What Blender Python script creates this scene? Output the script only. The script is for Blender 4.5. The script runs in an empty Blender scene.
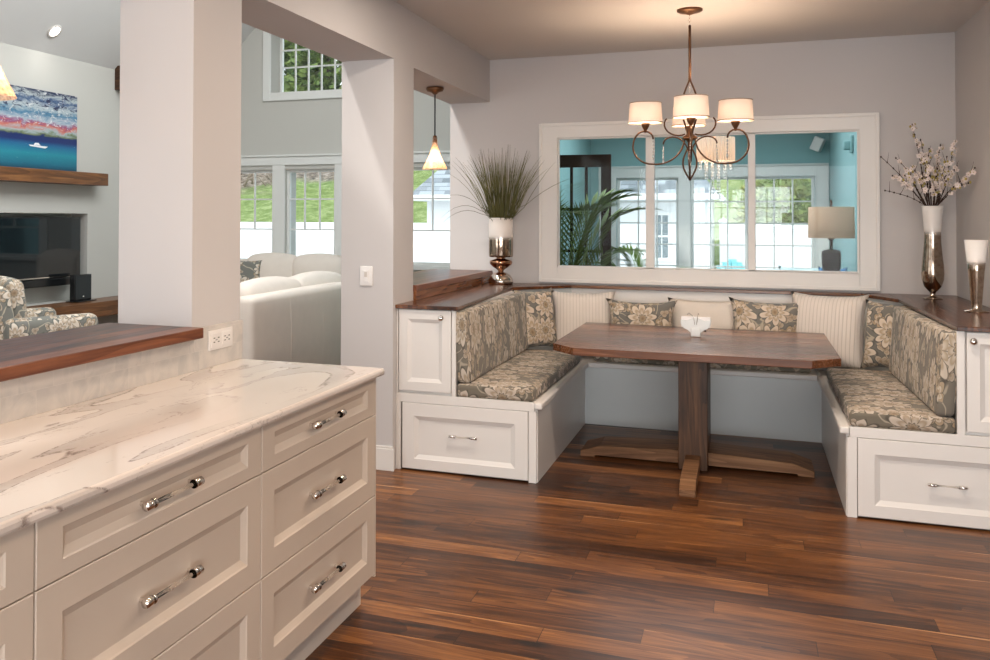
import bpy, bmesh, math, random
from mathutils import Vector, Matrix
random.seed(7)
C = bpy.context.scene.collection
PI = math.pi
R = math.radians

# ------------------------------------------------------------------ mesh helpers
class MB:
    def __init__(s): s.v = []; s.f = []
    def add(s, vs, fs, m=0, sm=False):
        o = len(s.v); s.v += [tuple(p) for p in vs]
        s.f += [(tuple(i + o for i in f), m, sm) for f in fs]
        return s
    def box(s, x0, x1, y0, y1, z0, z1, m=0):
        vs = [(x, y, z) for z in (z0, z1) for y in (y0, y1) for x in (x0, x1)]
        return s.add(vs, [(0, 1, 3, 2), (4, 5, 7, 6), (0, 1, 5, 4), (2, 3, 7, 6), (0, 2, 6, 4), (1, 3, 7, 5)], m)
    def prism(s, pts, a, b, P=lambda u, v, w: (u, v, w), m=0, sm=False):
        n = len(pts)
        vs = [P(u, v, a) for u, v in pts] + [P(u, v, b) for u, v in pts]
        s.add(vs, [tuple(range(n)), tuple(range(n, 2 * n))], m)
        s.add(vs, [(i, (i + 1) % n, (i + 1) % n + n, i + n) for i in range(n)], m, sm)
        return s
    def lathe(s, prof, cx=0, cy=0, n=32, m=0, cap=True, z0=0):
        vs = []; fs = []
        k = len(prof)
        for i in range(n):
            a = 2 * PI * i / n
            for r, z in prof: vs.append((cx + r * math.cos(a), cy + r * math.sin(a), z + z0))
        for i in range(n):
            j = (i + 1) % n
            for q in range(k - 1): fs.append((i * k + q, j * k + q, j * k + q + 1, i * k + q + 1))
        s.add(vs, fs, m, True)
        if cap:
            for q in (0, k - 1):
                if prof[q][0] > 1e-5: s.add([vs[i * k + q] for i in range(n)], [tuple(range(n))], m)
        return s
    def tube(s, pts, r, n=8, m=0, closed=False, cap=True):
        pts = [Vector(p) for p in pts]; k = len(pts)
        rr = r if isinstance(r, (list, tuple)) else [r] * k
        vs = []; fs = []
        ref = None
        for i, p in enumerate(pts):
            if closed: t = pts[(i + 1) % k] - pts[i - 1]
            else: t = pts[min(i + 1, k - 1)] - pts[max(i - 1, 0)]
            t = t.normalized() if t.length > 1e-9 else Vector((0, 0, 1))
            if ref is None: ref = t.orthogonal().normalized()
            ref = ref - t * ref.dot(t)
            ref = ref.normalized() if ref.length > 1e-6 else t.orthogonal().normalized()
            b = t.cross(ref)
            for q in range(n):
                a = 2 * PI * q / n
                vs.append(p + (ref * math.cos(a) + b * math.sin(a)) * rr[i])
        for i in range(k if closed else k - 1):
            j = (i + 1) % k
            for q in range(n):
                w = (q + 1) % n
                fs.append((i * n + q, i * n + w, j * n + w, j * n + q))
        if cap and not closed:
            fs.append(tuple(range(n))); fs.append(tuple((k - 1) * n + q for q in range(n)))
        return s.add(vs, fs, m, n > 4)
    def cyl(s, p0, p1, r0, r1=None, n=16, m=0):
        return s.tube([p0, p1], [r0, r0 if r1 is None else r1], n, m)
    def ball(s, c, rx, ry=None, rz=None, nu=16, nv=10, m=0):
        ry = ry or rx; rz = rz or rx
        vs = []; fs = []
        for j in range(nv + 1):
            t = PI * j / nv
            for i in range(nu):
                a = 2 * PI * i / nu
                vs.append((c[0] + rx * math.sin(t) * math.cos(a), c[1] + ry * math.sin(t) * math.sin(a), c[2] + rz * math.cos(t)))
        for j in range(nv):
            for i in range(nu):
                w = (i + 1) % nu
                if j == 0: fs.append((i, (j + 1) * nu + i, (j + 1) * nu + w))
                elif j == nv - 1: fs.append((j * nu + i, (j + 1) * nu + i, j * nu + w))
                else: fs.append((j * nu + i, (j + 1) * nu + i, (j + 1) * nu + w, j * nu + w))
        return s.add(vs, fs, m, True)
    def rbox(s, x0, x1, y0, y1, z0, z1, r, bulge=(0, 0, 0), T=None, m=0, k=5):
        lo = Vector((x0, y0, z0)); hi = Vector((x1, y1, z1)); c = (lo + hi) / 2; h = (hi - lo) / 2
        r = min(r, *(h * 0.999))
        def samp(a, b):
            L = b - a
            e = [0, .25 * r, .6 * r, r]
            mid = [r + (L - 2 * r) * i / k for i in range(1, k)]
            return [a + t for t in e + mid] + [b - t for t in reversed(e)]
        S = [samp(lo[i], hi[i]) for i in range(3)]
        for ax in range(3):
            u, w = [i for i in range(3) if i != ax]
            for sd in (lo[ax], hi[ax]):
                vs = []; nu = len(S[u]); nw = len(S[w])
                for a in S[u]:
                    for b in S[w]:
                        p = Vector((0, 0, 0)); p[ax] = sd; p[u] = a; p[w] = b
                        q = Vector([min(max(p[i], lo[i] + r), hi[i] - r) for i in range(3)])
                        d = p - q
                        o = q + d.normalized() * r
                        n = [(o[i] - c[i]) / h[i] for i in range(3)]
                        for i in range(3):
                            jj = [x for x in range(3) if x != i]
                            o[i] += n[i] * bulge[i] * max(0, 1 - n[jj[0]] ** 2) * max(0, 1 - n[jj[1]] ** 2)
                        vs.append(T(o) if T else o)
                s.add(vs, [(i * nw + j, (i + 1) * nw + j, (i + 1) * nw + j + 1, i * nw + j + 1) for i in range(nu - 1) for j in range(nw - 1)], m, True)
        return s
    def pillow(s, P, w, h, t, n=18, pinch=.08, m=0, ear=0.0):
        for sd in (1, -1):
            vs = []
            for i in range(n + 1):
                for j in range(n + 1):
                    u = 2 * i / n - 1; v = 2 * j / n - 1
                    th = t / 2 * (max(0, (1 - u ** 4) * (1 - v ** 4))) ** .55
                    e = ear * (abs(u) * abs(v)) ** 6
                    x = u * w / 2 * (1 - pinch * (1 - v * v) * abs(u) + e)
                    y = v * h / 2 * (1 - pinch * (1 - u * u) * abs(v) + e)
                    vs.append(P(x, y, sd * th))
            s.add(vs, [(i * (n + 1) + j, (i + 1) * (n + 1) + j, (i + 1) * (n + 1) + j + 1, i * (n + 1) + j + 1) for i in range(n) for j in range(n)], m, True)
        return s
    def panel(s, P, u0, u1, v0, v1, st, rt, rb, t=.02, dep=.009, bev=.018, m=0):
        """shaker front: P(u,v,w), w outward, back at w=0, face at w=t, sloped recess"""
        def ring(a, b, wa, wb):
            A = [(a[0], a[2]), (a[1], a[2]), (a[1], a[3]), (a[0], a[3])]
            B = [(b[0], b[2]), (b[1], b[2]), (b[1], b[3]), (b[0], b[3])]
            vs = [P(u, v, wa) for u, v in A] + [P(u, v, wb) for u, v in B]
            s.add(vs, [(i, (i + 1) % 4, (i + 1) % 4 + 4, i + 4) for i in range(4)], m)
        o = (u0, u1, v0, v1); e = .002
        o2 = (u0 + e, u1 - e, v0 + e, v1 - e)
        a = (u0 + st, u1 - st, v0 + rb, v1 - rt)
        b = (a[0] + .004, a[1] - .004, a[2] + .004, a[3] - .004)
        c = (a[0] + bev, a[1] - bev, a[2] + bev, a[3] - bev)
        ring(o, o, 0, t - e); ring(o, o2, t - e, t); ring(o2, a, t, t); ring(a, b, t, t - .003); ring(b, c, t - .003, t - dep)
        s.add([P(c[0], c[2], t - dep), P(c[1], c[2], t - dep), P(c[1], c[3], t - dep), P(c[0], c[3], t - dep)], [(0, 1, 2, 3)], m)
        s.add([P(u0, v0, 0), P(u1, v0, 0), P(u1, v1, 0), P(u0, v1, 0)], [(0, 1, 2, 3)], m)
        return s
    def leaf(s, p, d, up, L, W, m=0):
        d = Vector(d).normalized(); sd = d.cross(Vector(up))
        sd = sd.normalized() if sd.length > 1e-6 else d.orthogonal().normalized()
        p = Vector(p)
        return s.add([p, p + d * L * .45 + sd * W / 2, p + d * L, p + d * L * .45 - sd * W / 2], [(0, 1, 2, 3)], m)

def mesh_from(mb, name, mats, off, recalc=True):
    me = bpy.data.meshes.new(name)
    me.from_pydata([(x - off[0], y - off[1], z - off[2]) for x, y, z in mb.v], [], [f for f, _, _ in mb.f])
    for i, p in enumerate(me.polygons):
        p.material_index = mb.f[i][1]; p.use_smooth = mb.f[i][2]
    bm = bmesh.new(); bm.from_mesh(me)
    bmesh.ops.remove_doubles(bm, verts=bm.verts, dist=1e-5)
    if recalc: bmesh.ops.recalc_face_normals(bm, faces=bm.faces)
    uv = bm.loops.layers.uv.new('UVMap')
    for f in bm.faces:
        n = f.normal; a = max(range(3), key=lambda i: abs(n[i]))
        for l in f.loops:
            c = l.vert.co
            l[uv].uv = ((c.y, c.z), (c.x, c.z), (c.x, c.y))[a]
    bm.to_mesh(me); bm.free()
    for m in (mats if isinstance(mats, (list, tuple)) else [mats]): me.materials.append(m)
    return me

ORI = {}
def finish(o, bev):
    if bev:
        b = o.modifiers.new('Bevel', 'BEVEL'); b.width = bev; b.segments = 2; b.limit_method = 'ANGLE'; b.angle_limit = R(40)
def tag(o, label, cat, group=None, kind=None):
    if label: o['label'] = label
    if cat: o['category'] = cat
    if group: o['group'] = group
    if kind: o['kind'] = kind
    return o
def thing(name, label, cat, loc=(0, 0, 0), rz=0, group=None, kind=None, local=False):
    o = bpy.data.objects.new(name, None); C.objects.link(o)
    o.location = loc; o.rotation_euler = (0, 0, rz); o.empty_display_size = .1
    ORI[o] = (0, 0, 0) if local else tuple(loc)
    return tag(o, label, cat, group, kind)
def part(mb, name, mat, parent, label=None, bev=0, kind=None):
    off = ORI[parent]
    o = bpy.data.objects.new(name, mesh_from(mb, name, mat, off)); C.objects.link(o)
    o.parent = parent; ORI[o] = off; finish(o, bev)
    if label: o['label'] = label
    if kind: o['kind'] = kind
    return o
def single(mb, name, mat, label, cat, group=None, kind=None, bev=0, loc=None):
    xs, ys, zs = zip(*mb.v)
    if loc is None: loc = ((min(xs) + max(xs)) / 2, (min(ys) + max(ys)) / 2, min(zs))
    o = bpy.data.objects.new(name, mesh_from(mb, name, mat, loc)); C.objects.link(o)
    o.location = loc; ORI[o] = loc; finish(o, bev)
    return tag(o, label, cat, group, kind)
def struct(mb, name, mat, label, cat, bev=0):
    return single(mb, name, mat, label, cat, kind='structure', bev=bev, loc=(0, 0, 0))
def dup(root, loc, rz=None, label=None):
    def cp(o, par):
        c = o.copy(); C.objects.link(c)
        if par: c.parent = par
        for ch in list(o.children): cp(ch, c)
        return c
    r = cp(root, None); r.location = loc
    if rz is not None: r.rotation_euler = (0, 0, rz)
    if label: r['label'] = label
    return r

# ------------------------------------------------------------------ materials
class NT:
    def __init__(s, name):
        s.m = bpy.data.materials.new(name); s.m.use_nodes = True
        s.t = s.m.node_tree; s.b = s.t.nodes['Principled BSDF']; s.out = s.t.nodes['Material Output']
    def n(s, typ, props=None, **ins):
        x = s.t.nodes.new(typ)
        for k, v in (props or {}).items(): setattr(x, k, v)
        for k, v in ins.items():
            k = k.replace('_', ' ')
            s.set(x.inputs[k] if k in x.inputs else x.inputs[int(k.strip('i '))], v)
        return x
    def set(s, sock, v):
        if isinstance(v, bpy.types.NodeSocket): s.t.links.new(v, sock)
        elif isinstance(v, bpy.types.Node): s.t.links.new(v.outputs[0], sock)
        else:
            if hasattr(sock, 'default_value'):
                dv = sock.default_value
                if not isinstance(dv, float) and hasattr(dv, '__len__') and len(dv) == 4 and len(v) == 3: v = (*v, 1)
                sock.default_value = v
    def ma(s, op, a, b=0.0, c=None):
        x = s.t.nodes.new('ShaderNodeMath'); x.operation = op
        s.set(x.inputs[0], a); s.set(x.inputs[1], b)
        if c is not None: s.set(x.inputs[2], c)
        return x.outputs[0]
    def vm(s, op, a, b=(0, 0, 0)):
        x = s.t.nodes.new('ShaderNodeVectorMath'); x.operation = op
        s.set(x.inputs[0], a); s.set(x.inputs[1], b)
        return x.outputs['Value'] if op in ('LENGTH', 'DOT_PRODUCT') else x.outputs[0]
    def mix(s, f, a, b, blend='MIX'):
        x = s.t.nodes.new('ShaderNodeMix'); x.data_type = 'RGBA'; x.blend_type = blend
        s.set(x.inputs[0], f); s.set(x.inputs[6], a); s.set(x.inputs[7], b)
        return x.outputs[2]
    def ramp(s, f, stops, interp='LINEAR'):
        x = s.t.nodes.new('ShaderNodeValToRGB'); x.color_ramp.interpolation = interp
        e = x.color_ramp.elements
        while len(e) < len(stops): e.new(.5)
        for i, (p, c) in enumerate(stops): e[i].position = p; e[i].color = (*c, 1) if len(c) == 3 else c
        s.set(x.inputs[0], f); return x.outputs[0]
    def noise(s, vec, scale, detail=4, rough=.55, dist=0, dims='3D'):
        x = s.n('ShaderNodeTexNoise', {'noise_dimensions': dims}, Vector=vec, Scale=scale, Detail=detail, Roughness=rough, Distortion=dist)
        return x.outputs[0]
    def sep(s, v): return s.n('ShaderNodeSeparateXYZ', None, Vector=v).outputs
    def comb(s, x, y, z=0.0): return s.n('ShaderNodeCombineXYZ', None, X=x, Y=y, Z=z).outputs[0]
    def coord(s, k): return s.n('ShaderNodeTexCoord').outputs[k]
    def bump(s, h, st=.2, d=.01):
        x = s.n('ShaderNodeBump', None, Strength=st, Distance=d, Height=h); s.set(s.b.inputs['Normal'], x.outputs[0])
    def sm(s, a, b, x):  # smoothstep a..b
        r = s.n('ShaderNodeMapRange', {'interpolation_type': 'SMOOTHSTEP'}, Value=x, From_Min=a, From_Max=b, To_Min=0.0, To_Max=1.0)
        return r.outputs[0]
    def P(s, **k):
        for a, v in k.items(): s.set(s.b.inputs[a.replace('_', ' ')], v)
        return s

def plain(name, col, rough=.5, metal=0, spec=.5, coat=0, var=.04, vscale=6, bump=0):
    t = NT(name)
    nz = t.noise(t.coord('Object'), vscale, 3)
    f = t.ma('MULTIPLY_ADD', nz, var * 2, 1 - var)
    c = t.vm('SCALE', col); c.node.inputs[3].default_value = 1; t.set(c.node.inputs[3], f)
    t.P(Base_Color=c, Roughness=rough, Metallic=metal, Specular_IOR_Level=spec, Coat_Weight=coat)
    if bump: t.bump(t.noise(t.coord('Object'), 120, 2), bump, .002)
    return t.m
def emis(name, col, st):
    t = NT(name); t.P(Base_Color=col, Emission_Color=col, Emission_Strength=st); return t.m
def thin_glass(name, tint=(1, 1, 1), refl=1.0, rough=0.0):
    t = NT(name)
    tr = t.n('ShaderNodeBsdfTransparent', None, Color=tint); gl = t.n('ShaderNodeBsdfGlossy', None, Color=(1, 1, 1), Roughness=rough)
    fr = t.n('ShaderNodeFresnel', None, IOR=1.5)
    mx = t.n('ShaderNodeMixShader'); t.set(mx.inputs[0], t.ma('MULTIPLY', fr, refl)); t.set(mx.inputs[1], tr); t.set(mx.inputs[2], gl)
    t.t.links.new(mx.outputs[0], t.out.inputs[0]); return t.m
def seeded():
    t = NT('amber_seeded_glass')
    n = t.n('ShaderNodeTexVoronoi', None, Vector=t.coord('Object'), Scale=70.0).outputs[0]
    b = t.n('ShaderNodeBump', None, Strength=.5, Distance=.01, Height=n)
    tr = t.n('ShaderNodeBsdfTransparent', None, Color=(.97, .87, .78)); tl = t.n('ShaderNodeBsdfTranslucent', None, Color=(.95, .74, .56))
    gl = t.n('ShaderNodeBsdfGlossy', None, Color=(1, .92, .85), Roughness=.1); t.set(gl.inputs['Normal'], b.outputs[0])
    m1 = t.n('ShaderNodeMixShader'); t.set(m1.inputs[0], t.ma('MULTIPLY_ADD', n, .5, .22)); t.set(m1.inputs[1], tr); t.set(m1.inputs[2], tl)
    m2 = t.n('ShaderNodeMixShader'); t.set(m2.inputs[0], .10); t.set(m2.inputs[1], m1); t.set(m2.inputs[2], gl)
    t.t.links.new(m2.outputs[0], t.out.inputs[0]); return t.m
def wood(name, ax, dark, mid, light, rough=.3, coat=.3, plank=None, sc=1.0, bumpy=.05, spec=.36):
    """ax = grain axis 0/1/2; plank = (across axis, width)"""
    t = NT(name); o = t.sep(t.coord('Object'))
    st = [14.0, 14.0, 14.0]; st[ax] = 1.1
    seed = 0.0; gap = None
    if plank:
        q = t.ma('DIVIDE', o[plank[0]], plank[1]); row = t.ma('FLOOR', q)
        wn = t.n('ShaderNodeTexWhiteNoise', {'noise_dimensions': '1D'}, W=row).outputs[0]; seed = wn
        fr = t.ma('FRACT', q); gap = t.ma('LESS_THAN', fr, .02)
    comps = [t.ma('MULTIPLY_ADD', o[i], st[i] * sc, t.ma('MULTIPLY', seed, 37.0 + i * 11)) for i in range(3)]
    v = t.comb(*comps)
    g = t.noise(v, 1.0, 6, .62, 1.2)
    g2 = t.noise(t.vm('MULTIPLY', v, tuple(1.0 if i == ax else 7.0 for i in range(3))), 1.0, 4, .6)
    w = t.ma('FRACT', t.ma('MULTIPLY', t.noise(v, .45, 2, .5, .4), 9.0))
    f = t.ma('ADD', t.ma('MULTIPLY', g, .62), t.ma('ADD', t.ma('MULTIPLY', g2, .25), t.ma('MULTIPLY', w, .13)))
    if plank: f = t.ma('ADD', f, t.ma('MULTIPLY_ADD', seed, .3, -.15))
    c = t.ramp(f, [(.3, dark), (.5, mid), (.72, light)])
    if gap is not None: c = t.mix(t.ma('MULTIPLY', gap, .6), c, (dark[0] * .4, dark[1] * .4, dark[2] * .4))
    t.P(Base_Color=c, Roughness=t.ma('MULTIPLY_ADD', g2, .15, rough - .07), Coat_Weight=coat, Coat_Roughness=.12, Specular_IOR_Level=spec)
    if bumpy: t.bump(g2, bumpy, .003)
    return t.m

M = {}
def wallpaint(name, c): 
    return plain(name, c, .75, spec=.25, var=.015, vscale=2)
M['wall'] = wallpaint('wall_paint_warm_grey', (.57, .545, .535))
M['wall_liv'] = wallpaint('wall_paint_sage_grey', (.50, .495, .46))
M['ceil'] = wallpaint('ceiling_paint', (.62, .585, .555))
M['ceil_liv'] = wallpaint('living_ceiling_paint', (.62, .62, .61))
M['teal'] = wallpaint('teal_paint', (.25, .43, .44))
M['trim'] = plain('white_trim_paint', (.76, .735, .70), .4, var=.01)
M['trimcool'] = plain('cool_white_trim_paint', (.69, .70, .675), .45, var=.01)
M['cab'] = plain('cabinet_white_paint', (.75, .72, .685), .35, var=.012)
M['cabk'] = plain('kitchen_cabinet_cream_paint', (.63, .535, .445), .38, var=.012)
M['panelblue'] = plain('pale_grey_panel_paint', (.64, .665, .655), .4, var=.012)
M['toe'] = plain('toe_kick_paint', (.6, .54, .48), .5)
M['nickel'] = plain('polished_nickel', (.80, .76, .72), .12, 1, var=.02)
M['bronze'] = plain('oil_rubbed_bronze', (.10, .048, .024), .32, .85, var=.2, vscale=30)
M['bronzelit'] = plain('brushed_bronze', (.20, .10, .05), .35, .85, var=.2, vscale=30)
M['blackcord'] = plain('black_cord', (.012, .012, .013), .5)
M['black'] = plain('black_plastic', (.008, .009, .010), .25)
M['band'] = plain('tan_trim_band', (.36, .27, .2), .7)
M['screen'] = plain('tv_glass_black', (.006, .009, .011), .04, spec=.6, var=.02)
M['plastic'] = plain('white_plastic', (.78, .75, .72), .3)
M['slot'] = plain('dark_slot', (.05, .045, .04), .6)
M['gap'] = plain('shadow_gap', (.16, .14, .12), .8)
M['slip'] = plain('white_slipcover_linen', (.70, .63, .56), .9, spec=.2, var=.05, vscale=9, bump=.2)
M['cream'] = plain('cream_linen', (.74, .68, .61), .9, spec=.2, var=.03, vscale=30, bump=.2)
M['fence'] = plain('white_vinyl', (.86, .86, .85), .5, var=.01)
M['siding'] = plain('white_siding', (.86, .87, .88), .6, var=.02)
M['glass'] = thin_glass('window_glass', (.97, .99, .985), .9)
M['glassin'] = thin_glass('interior_window_glass', (.975, .99, .985), .16)
M['shadeglass'] = seeded()
M['bulb'] = emis('warm_bulb', (1, .72, .45), 14)
M['canlamp'] = emis('recessed_lamp_glow', (1, .86, .72), 6)
M['crystal'] = NT('clear_crystal').P(Base_Color=(.95, .93, .9), Roughness=.03, Transmission_Weight=.85, IOR=1.6).m
M['acrylic'] = NT('clear_acrylic').P(Base_Color=(.93, .89, .83), Roughness=.02, Transmission_Weight=.95, IOR=1.3).m
M['ceramic'] = plain('white_glazed_ceramic', (.66, .68, .67), .2, var=.02)
M['napkin'] = plain('paper_napkin', (.85, .83, .82), .9, var=.01)
M['browncer'] = plain('brown_glazed_ceramic', (.028, .011, .006), .35, spec=.1, var=.3, vscale=12)
M['stalk'] = plain('brown_twig', (.045, .022, .014), .75, var=.3, vscale=40)
M['petal'] = plain('blossom_petal', (.80, .70, .66), .7, var=.05)
M['bud'] = plain('yellow_green_bud', (.42, .34, .10), .7, var=.1)
M['palm'] = plain('palm_leaf', (.085, .145, .02), .6, spec=.2, var=.4, vscale=7)
M['pot'] = plain('clay_pot', (.25, .13, .08), .7)
M['bluefab'] = plain('pale_blue_fabric', (.45, .58, .60), .9, bump=.2)
M['deepblue'] = plain('deep_blue_print', (.03, .14, .30), .8)
M['turq'] = plain('turquoise_paint', (.22, .62, .66), .5)
M['trunk'] = plain('tree_bark', (.05, .035, .025), .9, var=.3, vscale=15)
M['darkdoor'] = wood('dark_stained_door_wood', 2, (.004, .0018, .001), (.012, .0055, .0028), (.03, .014, .006), .5, .0, spec=.08)

def shade_mat(name, col, tr=.45, em=0.0, pleat=False):
    t = NT(name)
    d = t.n('ShaderNodeBsdfDiffuse', None, Color=col); x = t.n('ShaderNodeBsdfTranslucent', None, Color=col)
    mx = t.n('ShaderNodeMixShader'); t.set(mx.inputs[0], tr); t.set(mx.inputs[1], d); t.set(mx.inputs[2], x)
    last = mx
    if pleat:
        ob = t.sep(t.coord('Object'))
        a = t.ma('SINE', t.ma('MULTIPLY', t.ma('ARCTAN2', ob[1], ob[0]), 42.0))
        bp = t.n('ShaderNodeBump', None, Strength=.8, Distance=.01, Height=a)
        for q in (d, x): t.set(q.inputs['Normal'], bp.outputs[0])
    if em:
        e = t.n('ShaderNodeEmission', None, Color=col, Strength=em); ad = t.n('ShaderNodeAddShader')
        t.set(ad.inputs[0], mx); t.set(ad.inputs[1], e); last = ad
    t.t.links.new(last.outputs[0], t.out.inputs[0]); return t.m
M['shade'] = shade_mat('lit_linen_shade', (.87, .785, .715), .42, .06)
M['drum'] = shade_mat('lit_pleated_shade', (.80, .66, .54), .45, .10, True)
M['lampshade'] = shade_mat('beige_lamp_shade', (.72, .53, .37), .4)

# walnut plank floor
def floor_mat():
    t = NT('walnut_plank_floor'); o = t.sep(t.coord('Object'))
    W = .127; u = o[0]; v = t.ma('ADD', o[1], .06)
    q = t.ma('DIVIDE', v, W); row = t.ma('FLOOR', q); fv = t.ma('FRACT', q)
    rr = t.n('ShaderNodeTexWhiteNoise', {'noise_dimensions': '1D'}, W=row).outputs[0]
    uu = t.ma('MULTIPLY_ADD', rr, 7.3, u)
    L = t.ma('MULTIPLY_ADD', rr, .6, .95)
    qc = t.ma('DIVIDE', uu, L); col = t.ma('FLOOR', qc); fu = t.ma('FRACT', qc)
    wn = t.n('ShaderNodeTexWhiteNoise', {'noise_dimensions': '2D'}, Vector=t.comb(row, col)).outputs
    rnd = wn[0]
    rc = t.sep(wn[1])
    cv = t.comb(t.ma('MULTIPLY_ADD', u, 1.3, t.ma('MULTIPLY', rnd, 61.0)), t.ma('MULTIPLY_ADD', v, 13.0, t.ma('MULTIPLY', rc[1], 43.0)), t.ma('MULTIPLY', rnd, 9.0))
    g = t.noise(cv, 1.0, 7, .62, 1.6)
    fine = t.noise(t.vm('MULTIPLY', cv, (2.5, 9, 1)), 1.0, 3, .6)
    ring = t.ma('FRACT', t.ma('MULTIPLY', t.noise(cv, .5, 2, .5, .8), 8.0))
    f = t.ma('ADD', t.ma('MULTIPLY', g, .52), t.ma('ADD', t.ma('MULTIPLY', fine, .36), t.ma('MULTIPLY', ring, .10)))
    f = t.ma('ADD', f, t.ma('MULTIPLY_ADD', rnd, .24, -.09))
    c = t.ramp(f, [(.30, (.012, .0045, .002)), (.46, (.066, .022, .0066)), (.60, (.165, .060, .0165)), (.80, (.36, .15, .046))])
    # sapwood streaks along board edges
    sn = t.noise(t.comb(t.ma('MULTIPLY_ADD', u, 1.1, t.ma('MULTIPLY', rc[2], 31.0)), row, rnd), 1.0, 2)
    edge = t.sm(.93, 1.0, t.ma('ADD', fv, t.ma('MULTIPLY_ADD', sn, .9, -.50)))
    sap = t.ma('MULTIPLY', edge, t.ma('GREATER_THAN', rc[0], .74))
    c = t.mix(t.ma('MULTIPLY', sap, .9), c, (.50, .25, .10))
    # knots
    vo = t.n('ShaderNodeTexVoronoi', None, Vector=t.comb(t.ma('MULTIPLY', u, 1.0), t.ma('MULTIPLY', v, 2.3), 0.0), Scale=1.9, Randomness=1.0).outputs[0]
    kn = t.ma('SUBTRACT', 1.0, t.sm(.04, .20, t.ma('ADD', vo, t.ma('MULTIPLY_ADD', g, .16, -.08))))
    c = t.mix(t.ma('MULTIPLY', kn, .85), c, (.010, .005, .003))
    gp = t.ma('MAXIMUM', t.ma('LESS_THAN', fv, .014), t.ma('LESS_THAN', t.ma('MULTIPLY', fu, L), .0028))
    c = t.mix(t.ma('MULTIPLY', gp, .75), c, (.006, .003, .002))
    t.P(Base_Color=c, Roughness=t.ma('MULTIPLY_ADD', fine, .16, .25), Specular_IOR_Level=.24)
    t.bump(t.ma('SUBTRACT', t.ma('MULTIPLY', fine, .25), t.ma('MULTIPLY', gp, 1.0)), .12, .003)
    return t.m
M['floor'] = floor_mat()
WD = ((.016, .006, .003), (.075, .030, .013), (.21, .088, .036))
M['ledge_y'] = wood('walnut_ledge_lengthwise', 1, (.022, .007, .003), (.10, .034, .013), (.26, .10, .038), .24, .0, (0, .06))
M['ledge_x'] = wood('walnut_ledge_crosswise', 0, (.022, .007, .003), (.10, .034, .013), (.26, .10, .038), .24, .0)
M['ledge_light'] = wood('light_walnut_edge', 0, (.06, .022, .010), (.15, .065, .028), (.27, .13, .06), .25, .4)
M['bar'] = wood('red_walnut_bar', 1, (.022, .006, .003), (.11, .034, .016), (.25, .090, .042), .3, .05, (0, .07))
M['table'] = wood('walnut_tabletop', 0, (.045, .015, .006), (.15, .056, .024), (.30, .125, .056), .26, .0, (1, .15), 1.1)
M['leg'] = wood('walnut_table_post', 2, (.022, .009, .003), (.08, .034, .0125), (.18, .084, .032), .5, .1)
M['foot'] = wood('worn_walnut_foot', 0, (.07, .03, .012), (.20, .095, .042), (.37, .20, .10), .6, .0)
M['mantel'] = wood('mantel_wood', 1, (.05, .02, .008), (.16, .065, .022), (.30, .13, .045), .4, .2)
M['beam'] = wood('dark_beam_wood', 0, (.02, .009, .004), (.06, .027, .012), (.12, .055, .024), .6, .0)

def marble_mat():
    t = NT('veined_quartz'); o = t.coord('Object')
    v = t.n('ShaderNodeMapping', None, Vector=o, Rotation=(0, 0, R(-14)), Scale=(2.3, .55, 1.5)).outputs[0]
    n1 = t.noise(v, 1.0, 3.2, .55, 1.0)
    d1 = t.ma('ABSOLUTE', t.ma('SUBTRACT', n1, .50))
    band = t.ma('SUBTRACT', 1.0, t.sm(.024, .036, d1))
    rim = t.ma('MULTIPLY', t.sm(.022, .031, d1), t.ma('SUBTRACT', 1.0, t.sm(.031, .038, d1)))
    n2 = t.noise(v, 2.1, 5, .6, 1.6)
    thin = t.ma('SUBTRACT', 1.0, t.sm(.0, .010, t.ma('ABSOLUTE', t.ma('SUBTRACT', n2, .56))))
    br = t.noise(o, 60, 4, .75); gate = t.sm(.36, .52, t.noise(v, .8, 2))
    base = t.mix(t.noise(o, 3, 3), (.80, .725, .67), (.73, .66, .60))
    c = t.mix(t.ma('MULTIPLY', band, t.ma('MULTIPLY', gate, t.ma('MULTIPLY_ADD', br, .5, .30))), base, (.50, .45, .41))
    c = t.mix(t.ma('MULTIPLY', t.ma('MULTIPLY', rim, gate), t.sm(.35, .6, br)), c, (.30, .25, .22))
    c = t.mix(t.ma('MULTIPLY', t.ma('MULTIPLY', thin, .65), t.sm(.38, .62, br)), c, (.36, .30, .26))
    t.P(Base_Color=c, Roughness=.12, Coat_Weight=.2); return t.m
M['marble'] = marble_mat()
def tile_mat():
    t = NT('stone_backsplash_tile'); o = t.sep(t.coord('Object'))
    q = t.ma('DIVIDE', o[1], .15); row = t.ma('FLOOR', t.ma('DIVIDE', t.ma('SUBTRACT', o[2], .915), .075))
    q = t.ma('ADD', q, t.ma('MULTIPLY', row, .5)); cell = t.ma('FLOOR', q)
    w = t.n('ShaderNodeTexWhiteNoise', {'noise_dimensions': '2D'}, Vector=t.comb(cell, row)).outputs[0]
    v = t.vm('ADD', t.coord('Object'), t.comb(t.ma('MULTIPLY', w, 9.0), w, w))
    n = t.noise(v, 9, 5, .6, 1.5)
    c = t.mix(t.sm(.35, .7, n), (.62, .58, .535), (.50, .48, .455))
    c = t.mix(t.ma('MULTIPLY', w, .3), c, (.66, .61, .56))
    g = t.ma('MAXIMUM', t.ma('LESS_THAN', t.ma('FRACT', q), .012), t.ma('LESS_THAN', t.ma('FRACT', t.ma('DIVIDE', t.ma('SUBTRACT', o[2], .915), .075)), .022))
    c = t.mix(t.ma('MULTIPLY', g, .35), c, (.75, .71, .66))
    t.P(Base_Color=c, Roughness=.3); return t.m
M['tile'] = tile_mat()

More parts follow.
